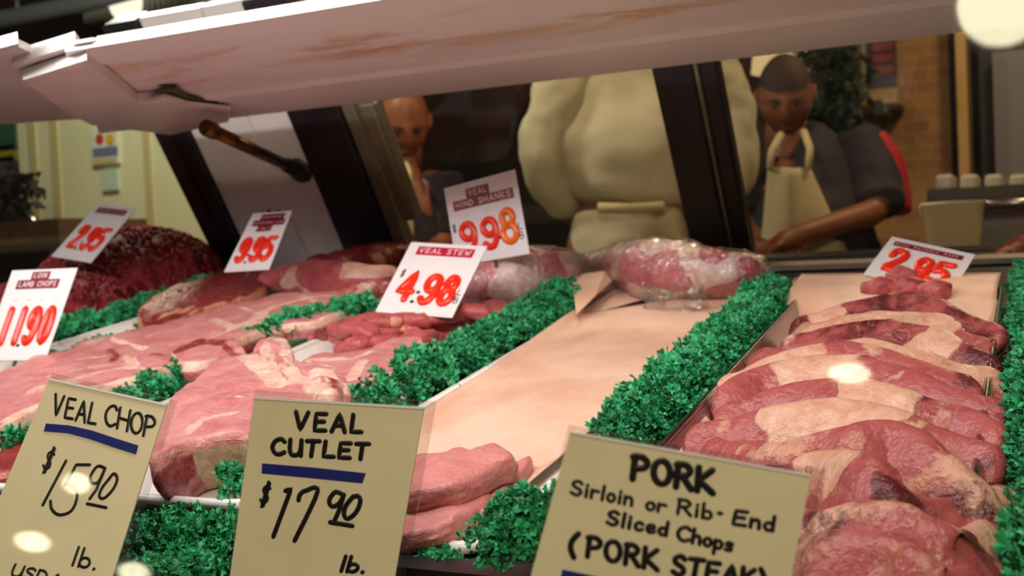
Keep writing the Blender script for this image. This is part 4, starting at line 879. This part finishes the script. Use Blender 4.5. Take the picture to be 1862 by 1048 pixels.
pork('eleventh pork slice from the back, cream edged, right of PORK sign', [(1400, 950), (1480, 934), (1560, 930), (1660, 955), (1730, 985), (1815, 965)], 60, [(.0, .55, .55), (.8, 1, .8)], 111, wr=.044, dpt=.027, thick=.0145, dark=.3, bumps=.005, lean=.9)
pork('frontmost pork slice at bottom edge of the photo with knobbly fat', [(1390, 1010), (1470, 990), (1540, 985), (1620, 1002), (1720, 1040), (1800, 1050)], 60, [(.1, .7, .55)], 112, wr=.044, thick=.0145, dark=.2, bumps=.006, lean=.9)
# ================================================================ people behind the case
def skin_body(name, joints, edges, m, parent, root, sub=2):
    keys = list(joints); me = bpy.data.meshes.new(name); o0 = wloc(parent)
    me.from_pydata([Vector(joints[k][0]) - o0 for k in keys], [(keys.index(a), keys.index(c)) for a, c in edges], [])
    o = bpy.data.objects.new(name, me); COL.objects.link(o); o.parent = parent; me.materials.append(m)
    md = o.modifiers.new('skin', 'SKIN'); md.use_smooth_shade = True
    for i, k in enumerate(keys):
        r = joints[k][1]; me.skin_vertices[0].data[i].radius = r if isinstance(r, tuple) else (r, r); me.skin_vertices[0].data[i].use_root = k == root
    sb = o.modifiers.new('smooth', 'SUBSURF'); sb.levels = sub; sb.render_levels = sub
    return o
def hand(J, E, tag_, wrist, palm, nrm, sc=1.0):
    """five fingers rooted in the palm, curled towards nrm"""
    f = (palm - wrist).normalized(); s = f.cross(nrm).normalized(); J[tag_ + 'palm'] = (palm, (.030 * sc, .018 * sc)); E.append((tag_ + 'wr', tag_ + 'palm'))
    for i, (off, ln) in enumerate(((-.030, .058), (-.010, .070), (.010, .068), (.030, .052))):
        a = palm + s * off * sc + f * .028 * sc; c = a + f * ln * .5 * sc + nrm * .006; d = c + (f * .7 + nrm * .7) * ln * .5 * sc
        J['%sk%d' % (tag_, i)] = (a, .0095); J['%sm%d' % (tag_, i)] = (c, .0085); J['%st%d' % (tag_, i)] = (d, .0072)
        E += [(tag_ + 'palm', '%sk%d' % (tag_, i)), ('%sk%d' % (tag_, i), '%sm%d' % (tag_, i)), ('%sm%d' % (tag_, i), '%st%d' % (tag_, i))]
    a = palm - s * .034 * sc - f * .012; c = a - s * .022 + f * .028 + nrm * .01; J[tag_ + 'th0'] = (a, .010); J[tag_ + 'th1'] = (c, .009); E += [(tag_ + 'palm', tag_ + 'th0'), (tag_ + 'th0', tag_ + 'th1')]
def head(parent, c, face, up, m_skin, m_hair, m_eye, sc=1.0, hair='cap'):
    """head with brow, nose, mouth, ears and eyes: face and up are directions"""
    face = face.normalized(); sd = face.cross(up).normalized(); up = sd.cross(face)
    nu, nv = 40, 28; vs, fs = [], []
    X = lambda x, y, z: c + (sd * x + face * y + up * z) * sc
    for i in range(nv + 1):
        th = math.pi * i / nv
        for j in range(nu):
            a = 2 * math.pi * j / nu; x, y, z = math.sin(th) * math.cos(a), math.sin(th) * math.sin(a), math.cos(th)
            px_, py_, pz_ = .074 * x, .094 * y, .115 * z
            if z < 0: px_ *= 1 - .30 * z * z; py_ *= 1 - .12 * z * z
            fy = max(0, y)
            g = lambda x0, z0, wx, wz: math.exp(-((x - x0) / wx) ** 2 - ((z - z0) / wz) ** 2) * fy
            py_ += .020 * g(0, -.12, .14, .20) + .008 * g(0, .02, .12, .2) + .006 * g(0, .2, .7, .1) - .010 * (g(-.36, .06, .18, .11) + g(.36, .06, .18, .11)) + .006 * g(0, -.42, .26, .07) - .004 * g(0, -.47, .3, .03) + .006 * g(0, -.55, .26, .06) + .008 * g(0, -.78, .25, .12)
            vs.append(X(px_, py_, pz_))
    for i in range(nv):
        for j in range(nu): fs.append((i * nu + j, i * nu + (j + 1) % nu, (i + 1) * nu + (j + 1) % nu, (i + 1) * nu + j))
    b = B(); b.v = vs; b.f = [list(f) for f in fs]
    for s in (-1, 1): b.sphere(X(s * .076, -.008, .0), .02 * sc, 12, 8, (.45, .75, 1.3))
    b.tube([X(0, -.012, -.07), X(0, -.03, -.17)], [.056 * sc, .062 * sc], 16)
    h = b.obj('head', m_skin, parent, True)
    for s in (-1, 1):
        B().sphere(X(s * .028, .078, .006), .0085 * sc, 12, 8, (1, 1, .6)).obj('eye', m_eye, h, True)
        B().tube([X(s * .012, .094, .026), X(s * .03, .093, .031), X(s * .046, .082, .025)], [.003, .004, .002], 6).obj('eyebrow', m_hair, h, True)
    B().tube([X(-.022, .088, -.054), X(0, .096, -.052), X(.022, .088, -.054)], [.002, .004, .002], 6).obj('mouth', mat('lip_skin', (110, 50, 44), .5), h, True)
    vs, fs = [], []; nu, nv = 36, 14
    for i in range(nv + 1):
        for j in range(nu):
            a = 2 * math.pi * j / nu; lim = math.pi * (.36 if math.sin(a) > .1 else .36 + .26 * min(1, (.1 - math.sin(a)) * 1.6)); 
            if hair == 'bald': lim *= .98
            th = lim * i / nv if hair != 'bald' else math.pi * (.34 + (lim / math.pi - .30 + .04) * i / nv)
            k = 1.035 + .012 * noise.noise(Vector((a * 3, th * 4, sc)))
            vs.append(X(.074 * k * math.sin(th) * math.cos(a), .094 * k * math.sin(th) * math.sin(a), .115 * k * math.cos(th)))
    for i in range(nv):
        for j in range(nu):
            if hair == 'bald' and math.sin(2 * math.pi * j / nu) > .15: continue
            fs.append((i * nu + j, i * nu + (j + 1) % nu, (i + 1) * nu + (j + 1) % nu, (i + 1) * nu + j))
    mesh('hair', vs, fs, m_hair, h)
    return h
def cloth(name, spine, secs, m, parent, folds=.008, freq=9, seed=1, ex=2.2, side=None, k=48):
    """garment section lofted along a spine, with folds"""
    o = loft(name, spine, secs, m, parent=parent, rough=folds, freq=freq, seed=seed, ex=ex, n=44, k=k, up=side or Vector((0, -1, 0))); return o
coatm = mat('white_coat_cloth', (214, 204, 172), .8, var=.08, vscale=6, bump=.1, bscale=30)
skin_ = mat('brown_skin', (138, 86, 60), .5, var=.15); skin2 = mat('ruddy_skin', (150, 88, 62), .5, var=.2)
hairm = mat('dark_hair', (52, 34, 30), .7); eyem = mat('dark_eye', (20, 14, 12), .2)
shirt = mat('dark_navy_shirt', (40, 34, 46), .8, var=.2); apron = mat('cream_apron_cloth', (208, 192, 152), .8, var=.08, bump=.1, bscale=30)
redm = mat('red_cloth', (186, 22, 34), .7); trous = mat('dark_trousers', (44, 40, 42), .8)
DOWN = Vector((0, 0, -1)); UPV = Vector((0, 0, 1)); CAMD = Vector((AX.z, AY.z, 0)).normalized(); SIDE = Vector((AX.x, AY.x, 0)).normalized()
def body(e, root, neck, sh, el, wr, palm_dir, hips, floor_c, m, shr=.05, hw=.10):
    J = {'pel': (hips, (.13, .10)), 'chest': (hips.lerp(neck, .6), (.12, .085)), 'neck': (neck, .055), 'ntop': (neck + UPV * .06, .05)}
    E = [('pel', 'chest'), ('chest', 'neck'), ('neck', 'ntop')]
    for s in (0, 1):
        t_ = 'lr'[s]; J[t_ + 'sh'] = (sh[s], shr); J[t_ + 'el'] = (el[s], .042); J[t_ + 'wr'] = (wr[s], .030)
        E += [('chest', t_ + 'sh'), (t_ + 'sh', t_ + 'el'), (t_ + 'el', t_ + 'wr')]
        hand(J, E, t_, wr[s], wr[s] + palm_dir[s].normalized() * .07, DOWN)
        x = SIDE * (hw * (1 if s else -1)); J[t_ + 'hip'] = (hips + x - UPV * .08, .085); J[t_ + 'kn'] = (Vector((hips.x, hips.y, .50)) + x * 1.05, .058); J[t_ + 'an'] = (Vector((hips.x, hips.y, .09)) + x * 1.1, .042); J[t_ + 'toe'] = (Vector((hips.x, hips.y, .04)) + x * 1.15 + root * .16, .035)
        E += [('pel', t_ + 'hip'), (t_ + 'hip', t_ + 'kn'), (t_ + 'kn', t_ + 'an'), (t_ + 'an', t_ + 'toe')]
    return skin_body('body', J, E, m, e, 'pel', 2)
def floorpt(p): return Vector((p.x, p.y, 0))
# white coat, back turned to the case
T1 = 2.65; hips = W(1150, 440, T1); e = empty('person', floorpt(hips), 'person in a loose white coat and apron seen from behind the right door post', 'person')
neck = W(1165, -10, T1); sh = (W(1045, 120, T1), W(1285, 115, T1)); el = (W(990, 300, T1), W(1335, 300, T1)); wr = (W(1048, 400, T1 + .12), W(1275, 400, T1 + .12))
body(e, CAMD, neck, sh, el, wr, (SIDE + CAMD * .5, -SIDE + CAMD * .5), hips, 0, skin_)
cloth('coat', [W(1164, -45, T1), W(1162, 40, T1), W(1158, 120, T1), W(1155, 220, T1), W(1152, 310, T1), W(1148, 362, T1), W(1146, 385, T1)], [(.08, .07), (.17, .12), (.20, .15), (.19, .155), (.18, .155), (.17, .15), (.14, .13)], coatm, e, .016, 8, 3)
cloth('apron_skirt', [W(1146, 372, T1), W(1147, 400, T1), W(1150, 470, T1), W(1152, 640, T1)], [(.13, .125), (.145, .135), (.165, .15), (.18, .16)], coatm, e, .010, 10, 5)
for s, sg in ((0, -1), (1, 1)):
    cloth('sleeve', [sh[s] + SIDE * -.02 * sg + UPV * .03, sh[s].lerp(el[s], .5) + SIDE * .012 * sg, el[s], el[s].lerp(wr[s], .45), el[s].lerp(wr[s], .85)], [(.075, .085), (.078, .082), (.070, .075), (.060, .062), (.045, .048)], coatm, e, .012, 11, 7 + s)
B().tube([W(1088, 378, T1 - .15), W(1146, 380, T1 - .17), W(1205, 376, T1 - .15)], .012, 8).obj('apron_tie', apron, e, True)
head(e, neck + UPV * .17 + CAMD * .02, CAMD, UPV, skin_, hairm, eyem)
# apron over dark shirt, looking down
T2 = 3.1; hips = W(1462, 520, T2); e = empty('person', floorpt(hips), 'person in dark shirt and cream bib apron bending over the work table', 'person')
neck = W(1437, 262, T2); sh = (W(1378, 292, T2), W(1572, 268, T2)); el = (W(1350, 400, T2), W(1598, 385, T2 - .14)); wr = (W(1385, 455, T2 - .2), W(1462, 425, T2 - .30))
body(e, -CAMD, neck, sh, el, wr, (SIDE * .6 - CAMD, -SIDE - CAMD * .3 - UPV * .3), hips, 0, skin2)
cloth('shirt', [W(1440, 262, T2), W(1462, 275, T2), W(1478, 310, T2), W(1478, 380, T2), W(1470, 470, T2), W(1466, 540, T2)], [(.075, .12), (.155, .205), (.19, .22), (.18, .185), (.165, .15), (.16, .14)], shirt, e, .008, 9, 11)
cloth('sleeve', [sh[0] + UPV * .02, sh[0].lerp(el[0], .55), sh[0].lerp(el[0], .85)], [(.075, .07), (.068, .068), (.062, .062)], shirt, e, .006, 12, 13)
cloth('sleeve', [sh[1] + UPV * .02 - SIDE * .03, sh[1].lerp(el[1], .55), sh[1].lerp(el[1], .95)], [(.085, .08), (.078, .078), (.07, .07)], shirt, e, .006, 12, 14)
cloth('red_sleeve_panel', [W(1592, 244, T2 - .03), W(1624, 300, T2 - .05), W(1634, 392, T2 - .07)], [(.025, .05), (.036, .06), (.034, .055)], redm, e, .004, 12, 15)
def panel(name, pts, t0, th, m, par): return B().prism([W(x, y, t) for x, y, t in pts], CAMD * th).obj(name, m, par)
vs, fs = [], []; na, nb = 10, 14
for j in range(nb + 1):
    c_ = j / nb; xl_ = 1396 - 22 * c_; xr_ = 1474 + 105 * c_; y_ = 305 + 235 * c_
    for i in range(na + 1):
        a = i / na; vs.append(W(xl_ + (xr_ - xl_) * a, y_, T2 - .20 - .03 * math.sin(math.pi * a) + .008 * math.sin(a * 9 + c_ * 4)))
for j in range(nb):
    for i in range(na): q0 = j * (na + 1) + i; fs.append((q0, q0 + 1, q0 + na + 2, q0 + na + 1))
ap = mesh('apron_bib', vs, fs, apron, e); so = ap.modifiers.new('thick', 'SOLIDIFY'); so.thickness = .003
for p_ in ([(1400, 308, T2 - .21), (1403, 275, T2 - .21), (1420, 245, T2 - .13)], [(1470, 308, T2 - .21), (1473, 270, T2 - .21), (1462, 240, T2 - .13)]):
    B().tube([W(*p) for p in p_], .010, 8).obj('apron_strap', apron, ap, True)
head(e, W(1428, 176, T2 - .03), -CAMD - UPV * .6 - SIDE * .25, UPV, skin2, hairm, eyem, 1.02)
# older man at the left
T3 = 3.5; hips = W(722, 500, T3); e = empty('person', floorpt(hips), 'balding person in a dark shirt and apron looking down beside left post', 'person')
neck = W(725, 300, T3); sh = (W(655, 330, T3), W(800, 325, T3)); el = (W(640, 430, T3), W(812, 430, T3)); wr = (W(690, 470, T3 - .15), W(770, 470, T3 - .15))
body(e, -CAMD, neck, sh, el, wr, (SIDE - CAMD, -SIDE - CAMD), hips, 0, skin2)
cloth('shirt', [W(726, 300, T3), W(727, 315, T3), W(728, 345, T3), W(727, 420, T3), W(725, 520, T3)], [(.06, .06), (.14, .12), (.18, .15), (.17, .15), (.16, .14)], shirt, e, .008, 9, 17)
for s in (0, 1): cloth('sleeve', [sh[s] + UPV * .02, sh[s].lerp(el[s], .5), el[s]], [(.075, .07), (.068, .068), (.06, .06)], shirt, e, .006, 12, 18 + s)
vs, fs = [], []
for j in range(7):
    for i in range(7): vs.append(W(696 + 56 * i / 6, 335 + 200 * j / 6, T3 - .15 - .02 * math.sin(math.pi * i / 6)))
for j in range(6):
    for i in range(6): q0 = j * 7 + i; fs.append((q0, q0 + 1, q0 + 8, q0 + 7))
ap = mesh('apron_bib', vs, fs, apron, e); so = ap.modifiers.new('thick', 'SOLIDIFY'); so.thickness = .003
B().tube([W(745, 338, T3 - .15), W(744, 312, T3 - .12), W(738, 298, T3 - .06)], .009, 8).obj('apron_strap', apron, ap, True)
head(e, W(735, 222, T3 - .03), -CAMD - UPV * .7 + SIDE * .2, UPV, mat('warm_brown_skin', (158, 92, 60), .5, var=.25), hairm, eyem, 1.05, 'bald')

# ================================================================ back of the shop
tb = empty('work_table', floorpt(W(1480, 470, 2.55)), 'steel work table behind the case where people stand', 'table')
a = W(1330, 462, 2.5); c_ = W(1640, 462, 2.5); y0 = 2.18; zt = .95
B().box(-.66, .10, 2.26, 2.56, zt - .03, zt).obj('table_top', mat('worn_table_top', (190, 168, 130), .5, var=.2), tb)
for x in (-.63, .07):
    for y in (2.29, 2.53): B().box(x - .02, x + .02, y - .02, y + .02, 0, zt - .03).obj('leg', M['steel'], tb)
bk = empty('bucket', Vector((.055, 2.42, zt)), 'white plastic bucket standing at right end of the work table', 'bucket')
bp = onY(1735, 455, 2.42); r_b = .058
B().lathe((bp.x, 2.42, zt), [(.001, 0), (.046, 0), (.060, .10), (.063, .10), (.063, .106), (.057, .106), (.044, .006), (.001, .006)], 28).obj('bucket_body', mat('white_bucket_plastic', (220, 214, 200), .4), bk, True)
B().tube([(bp.x + .062 * math.cos(t * math.pi / 10), 2.42 - .012, zt + .10 - .05 * math.sin(t * math.pi / 10)) for t in range(11)], .002, 6).obj('bucket_handle', M['steel'], bk, True); bk.location.x = bp.x
for ch in bk.children: ch.location.x -= (bp.x - .055)
# right-hand steel equipment
eq = empty('prep_counter', floorpt(onY(1780, 440, 3.2)), 'dark steel counter with shiny front rail at right background', 'counter')
b = B(); boxpx(b, 1690, 2000, 375, 470, 3.2, .5, 0); b.obj('counter_body', mat('dull_grey_steel', (120, 118, 116), .4, metal=.5), eq)
b = B(); boxpx(b, 1685, 2005, 345, 376, 3.14, .56); b.obj('counter_top', mat('dark_counter_edge', (40, 34, 30), .4), eq)
b = B(); a1, c1 = onY(1690, 372, 3.12), onY(1990, 366, 3.12); b.tube([a1, c1], .012, 10); b.obj('front_rail', M['steel'], eq, True)
for i, x in enumerate((1700, 1745, 1790, 1835)):
    b = B(); boxpx(b, x, x + 34, 318, 346, 3.2, .16); o = b.obj('food_container', mat('pale_container', (196, 188, 168), .4), bevel=.01); tag(o, ('pale container on the dark steel counter, ' + ('leftmost', 'second from left', 'third from left', 'rightmost')[i] + ' of the row'), 'container', 'containers on the steel counter')
# brick wall, pillar, door, poster
def brick():
    t = NT('tan_brick'); br = t.n('ShaderNodeTexBrick'); mp = t.n('ShaderNodeMapping'); t.l(t.coord(), mp.inputs[0]); mp.inputs['Rotation'].default_value = (math.pi / 2, 0, 0); t.l(mp.outputs[0], br.inputs['Vector'])
    br.inputs['Color1'].default_value = lin((152, 114, 70)); br.inputs['Color2'].default_value = lin((134, 94, 56)); br.inputs['Mortar'].default_value = lin((150, 118, 78)); br.inputs['Scale'].default_value = 5
    t.l(br.outputs[0], t.b.inputs['Base Color']); t.set(Roughness=.8); return t.m
pt = lambda x0, x1, y0, y1, Y, d, z0=None: boxpx(B(), x0, x1, y0, y1, Y, d, z0)
tag(pt(1545, 1740, -200, 600, 4.6, .15, 0).obj('wall_brick', brick()), kind='structure')
tag(pt(1728, 1772, -200, 600, 4.45, .3, 0).obj('pillar', mat('tan_pillar_paint', (176, 138, 78), .6)), kind='structure')
tag(pt(1770, 2100, -200, 600, 4.7, .15, 0).obj('wall_side', mat('dark_blue_wall', (30, 26, 34), .6)), kind='structure')
dr = tag(pt(1804, 1960, 96, 600, 4.6, .06, 0).obj('door_1', mat('grey_door_paint', (112, 108, 112), .5)), kind='structure')
B().lathe(onY(1822, 360, 4.59), [(0, .05), (.03, .05), (.03, .03), (.012, .02), (.012, 0)], 14, (0, -1, 0)).obj('door_handle', M['steel'], dr, True)
po = empty('wall_poster', onY(1604, 120, 4.56), 'dark purple poster with faded red bands on the brick wall', 'poster')
pt(1577, 1632, 64, 176, 4.57, .01).obj('sheet', mat('purple_poster', (44, 24, 52), .6), po)
for y in (80, 100, 122): pt(1586, 1624, y, y + 10, 4.566, .004).obj('red_band', mat('faded_red_print', (120, 44, 44), .6), po)
pt(1566, 1576, 60, 178, 4.53, .05).obj('frame_bar', M['alu'], po)
sf = empty('wall_shelf', onY(1560, 190, 4.4), 'pale wooden shelf on brackets below the purple poster', 'shelf')
pt(1520, 1632, 170, 186, 4.3, .28).obj('board', mat('pale_shelf_wood', (176, 146, 92), .6, var=.2), sf)
for x in (1545, 1605): pt(x, x + 6, 186, 206, 4.34, .22).obj('bracket', M['alu'], sf)
lp = empty('window_lamp', onY(1422, 92, 4.9), 'bright cream shade glowing behind the head of the person in dark shirt', 'lamp')
B().lathe(onY(1425, 130, 4.9), [(.14, 0), (.13, .08), (.09, .14), (.01, .15)], 24).obj('lamp_shade', emit('warm_shade_glow', (255, 226, 160), 1.0), lp, True)
B().tube([onY(1425, 72, 4.9), onY(1425, 72, 4.9) + Vector((0, 0, 1.2))], .008, 8).obj('cord', M['cord'], lp)
gl = empty('lamp', onY(1308, 110, 4.9), 'thin glowing warm strip lamp right of the dark door post', 'lamp')
pt(1303, 1314, 96, 158, 4.9, .05).obj('lamp_tube', emit('strip_glow', (255, 214, 130), .8), gl)
B().tube([onY(1308, 98, 4.92), onY(1308, 98, 4.92) + Vector((0, 0, 1.2))], .006, 6).obj('mount', M['cord'], gl)
# dark green hanging foliage behind
fo = empty('hanging_plant', onY(1515, 150, 4.2), 'dark green hanging plant behind the person in the dark shirt', 'plant')
b = B(); at = []; q = random.Random(3)
for i in range(160):
    p = onY(1512 + q.gauss(0, 26), 150 + q.uniform(-70, 90), 4.2 + q.uniform(-.1, .1)); d = Vector((q.uniform(-1, 1), q.uniform(-1, 1), q.uniform(-1.2, .4))); leaf(b, at, p, d.orthogonal(), d, .05, q, q.random() * .2)
mesh('foliage', b.v, b.f, mat('dark_leaf_green', (22, 44, 26), .6), fo, False)
B().lathe(onY(1512, 75, 4.2), [(.01, 0), (.09, 0), (.12, .12), (.10, .12), (.01, .1)], 20).obj('pot', M['iron'], fo, True)
B().tube([onY(1512, 75, 4.2) + Vector((0, 0, .1)), onY(1512, 75, 4.2) + Vector((0, 0, 1.4))], .006, 6).obj('cord', M['cord'], fo)
# partition with card sign at left
PY = 2.9
tag(pt(26, 440, 150, 640, PY, .06, 0).obj('wall_partition', mat('pale_cream_partition', (226, 224, 186), .5, var=.05, vscale=3)), kind='structure')
for i, x in enumerate((58, 98, 265)): tag(pt(x, x + 6, 152, 470, PY - .006, .008).obj('trim_%d' % (i + 1), mat('partition_seam', (196, 184, 134), .5)), kind='structure')
sg = empty('card_sign', onY(191, 262, PY - .01), 'small white payment sign with overlapping red and yellow discs on partition', 'sign')
pt(166, 216, 238, 297, PY - .012, .01).obj('sheet', mat('sign_white', (226, 226, 222), .5), sg)
for x, cm, nm, dy in ((181, (200, 60, 50), 'red_disc', .0), (200, (224, 178, 40), 'yellow_disc', .001)):
    B().lathe(onY(x, 253, PY - .013 - dy), [(0, .001), (.019 * 1.0, .001), (.019, 0)], 24, (0, -1, 0)).obj(nm, mat(nm + '_print', cm, .5), sg, False)
pt(168, 214, 270, 282, PY - .0135, .002).obj('blue_print', mat('blue_print_', (110, 122, 160), .5), sg)
pt(168, 212, 290, 296, PY - .0135, .002).obj('tan_print', mat('tan_print_', (200, 184, 130), .5), sg)
sg2 = tag(pt(184, 214, 310, 345, PY - .012, .01).obj('small_notice', mat('pale_notice', (196, 214, 200), .5)), 'small pale notice below the payment sign on the partition', 'notice')
# counter ledge and clutter at the left
lg = empty('back_counter', floorpt(onY(150, 430, 2.55)), 'brown wooden back counter in front of the pale partition', 'counter')
pt(-260, 108, 424, 440, 2.5, .38).obj('counter_top', mat('brown_counter_wood', (92, 64, 44), .5, var=.3), lg)
pt(-250, 104, 440, 700, 2.54, .3, 0).obj('counter_body', mat('dark_counter_wood', (50, 36, 28), .6), lg)
pl = empty('flower_pot', onY(30, 418, 2.62), 'dark leafy plant in pot on the counter at left edge', 'plant')
b = B(); at = []
for i in range(150):
    p = onY(18 + q.gauss(0, 26), 375 + q.uniform(-52, 30), 2.62 + q.uniform(-.06, .06)); d = Vector((q.uniform(-1, 1), q.uniform(-1, 1), q.uniform(-.2, 1.2))); leaf(b, at, p, d.orthogonal(), d, .028, q, q.random() * .2)
mesh('foliage', b.v, b.f, mat('dark_maroon_leaf', (40, 18, 22), .6), pl, False)
pb = onY(18, 417, 2.62); B().lathe(pb, [(.01, 0), (.05, 0), (.065, .07), (.055, .07), (.01, .06)], 20).obj('pot', M['iron'], pl, True)
sc_ = empty('silver_scoop', onY(55, 410, 2.56), 'curved silvery scoop on the counter beside dark plant', 'scoop')
B().tube([onY(34, 384, 2.56), onY(48, 390, 2.56), onY(60, 403, 2.56), onY(74, 411, 2.56)], [.012, .022, .020, .006], 12).obj('bowl', M['steel'], sc_, True)
B().tube([onY(72, 410, 2.56), onY(90, 414, 2.56)], [.006, .005], 8).obj('handle', M['steel'], sc_, True)
gb = empty('green_banner', onY(5, 260, 3.2), 'green and yellow banner hanging at the left edge behind partition', 'banner')
pt(-60, 28, 215, 272, 3.2, .02).obj('green_field', mat('green_banner_cloth', (58, 104, 78), .6), gb); pt(-60, 27, 272, 292, 3.2, .02).obj('yellow_band', mat('yellow_banner_cloth', (176, 164, 60), .6), gb); pt(-60, 26, 292, 318, 3.2, .02).obj('blue_band', mat('blue_banner_cloth', (92, 104, 118), .6), gb)
# ceiling clutter seen above the canopy
du = empty('ceiling_vent', onY(310, 10, 4.6), 'ribbed grey vent box near the ceiling at upper left', 'vent')
pt(146, 212, -60, 34, 4.4, .5).obj('vent_box', mat('grey_vent_paint', (140, 142, 128), .5), du)
for x in range(252, 470, 10): pt(x, x + 6, -60, 22 - (x - 252) * .04, 4.42, .4).obj('louver', mat('pale_louver', (150, 150, 138), .5), du)
pt(214, 330, 22, 78, 4.8, .3).obj('bracket', mat('olive_bracket', (58, 62, 32), .6), du)
lb_ = empty('globe_lamp', onY(228, 5, 4.3), 'bright cream globe lamp near the ceiling at upper left', 'lamp')
B().sphere(onY(228, 2, 4.3), .085, sc=(1, 1, 1.3)).obj('globe', emit('cream_globe_glow', (255, 246, 214), 1.3), lb_, True)
B().tube([onY(228, -40, 4.3), onY(228, -40, 4.3) + Vector((0, 0, 1))], .01, 8).obj('cord', M['cord'], lb_)
pi = empty('ceiling_pipe', onY(60, 40, 4.0), 'pale grey pipe running near ceiling at top left corner', 'pipe')
B().tube([onY(-160, 62, 4.0), onY(0, 36, 4.0), onY(150, 6, 4.0), onY(320, -40, 4.0)], .045, 14).obj('pipe', mat('grey_pipe_paint', (122, 124, 126), .5), pi, True)
pt(20, 30, -60, 32, 4.0, .02).obj('hanger', M['steel'], pi)

# ================================================================ lamps of the shop in front of the case, mirrored in its front glass
def lamp_seen(px, py, t, r, sc=(1, 1, 1), label='', m=None):
    v = W(px, py, t); p = v - GN * 2 * (v - GP).dot(GN)
    e = empty('pendant_lamp', p, label, 'lamp', 'lamps in front of the case'); B().sphere(p, r, 24, 14, sc).obj('globe', m or M['lamp'], e, True)
    if p.z + r < 3.3: B().tube([p + Vector((0, 0, r * sc[2])), Vector((p.x, p.y, 3.3))], .004, 6).obj('cord', M['cord'], e)
    return p
for a in ((1822, 10, 1.9, .072, (1, 1, 1), 'large glowing globe lamp mirrored at the upper right of front glass'), (62, 986, 2.6, .03, (1.6, 1, .7), 'small bulb mirrored on the lower left of the VEAL CHOP sign'),
          (142, 880, 2.6, .026, (1.3, 1, .9), 'small bulb mirrored over the price on the VEAL CHOP sign'), (1545, 680, 2.2, .022, (1.9, 1, .8), 'small bulb mirrored on the sixth pork slice'), (246, 1042, 2.6, .028, (1.5, 1, .8), 'small bulb mirrored low on the big parsley bunch')):
    print('lamp', a[:2], [round(x, 2) for x in lamp_seen(*a)])
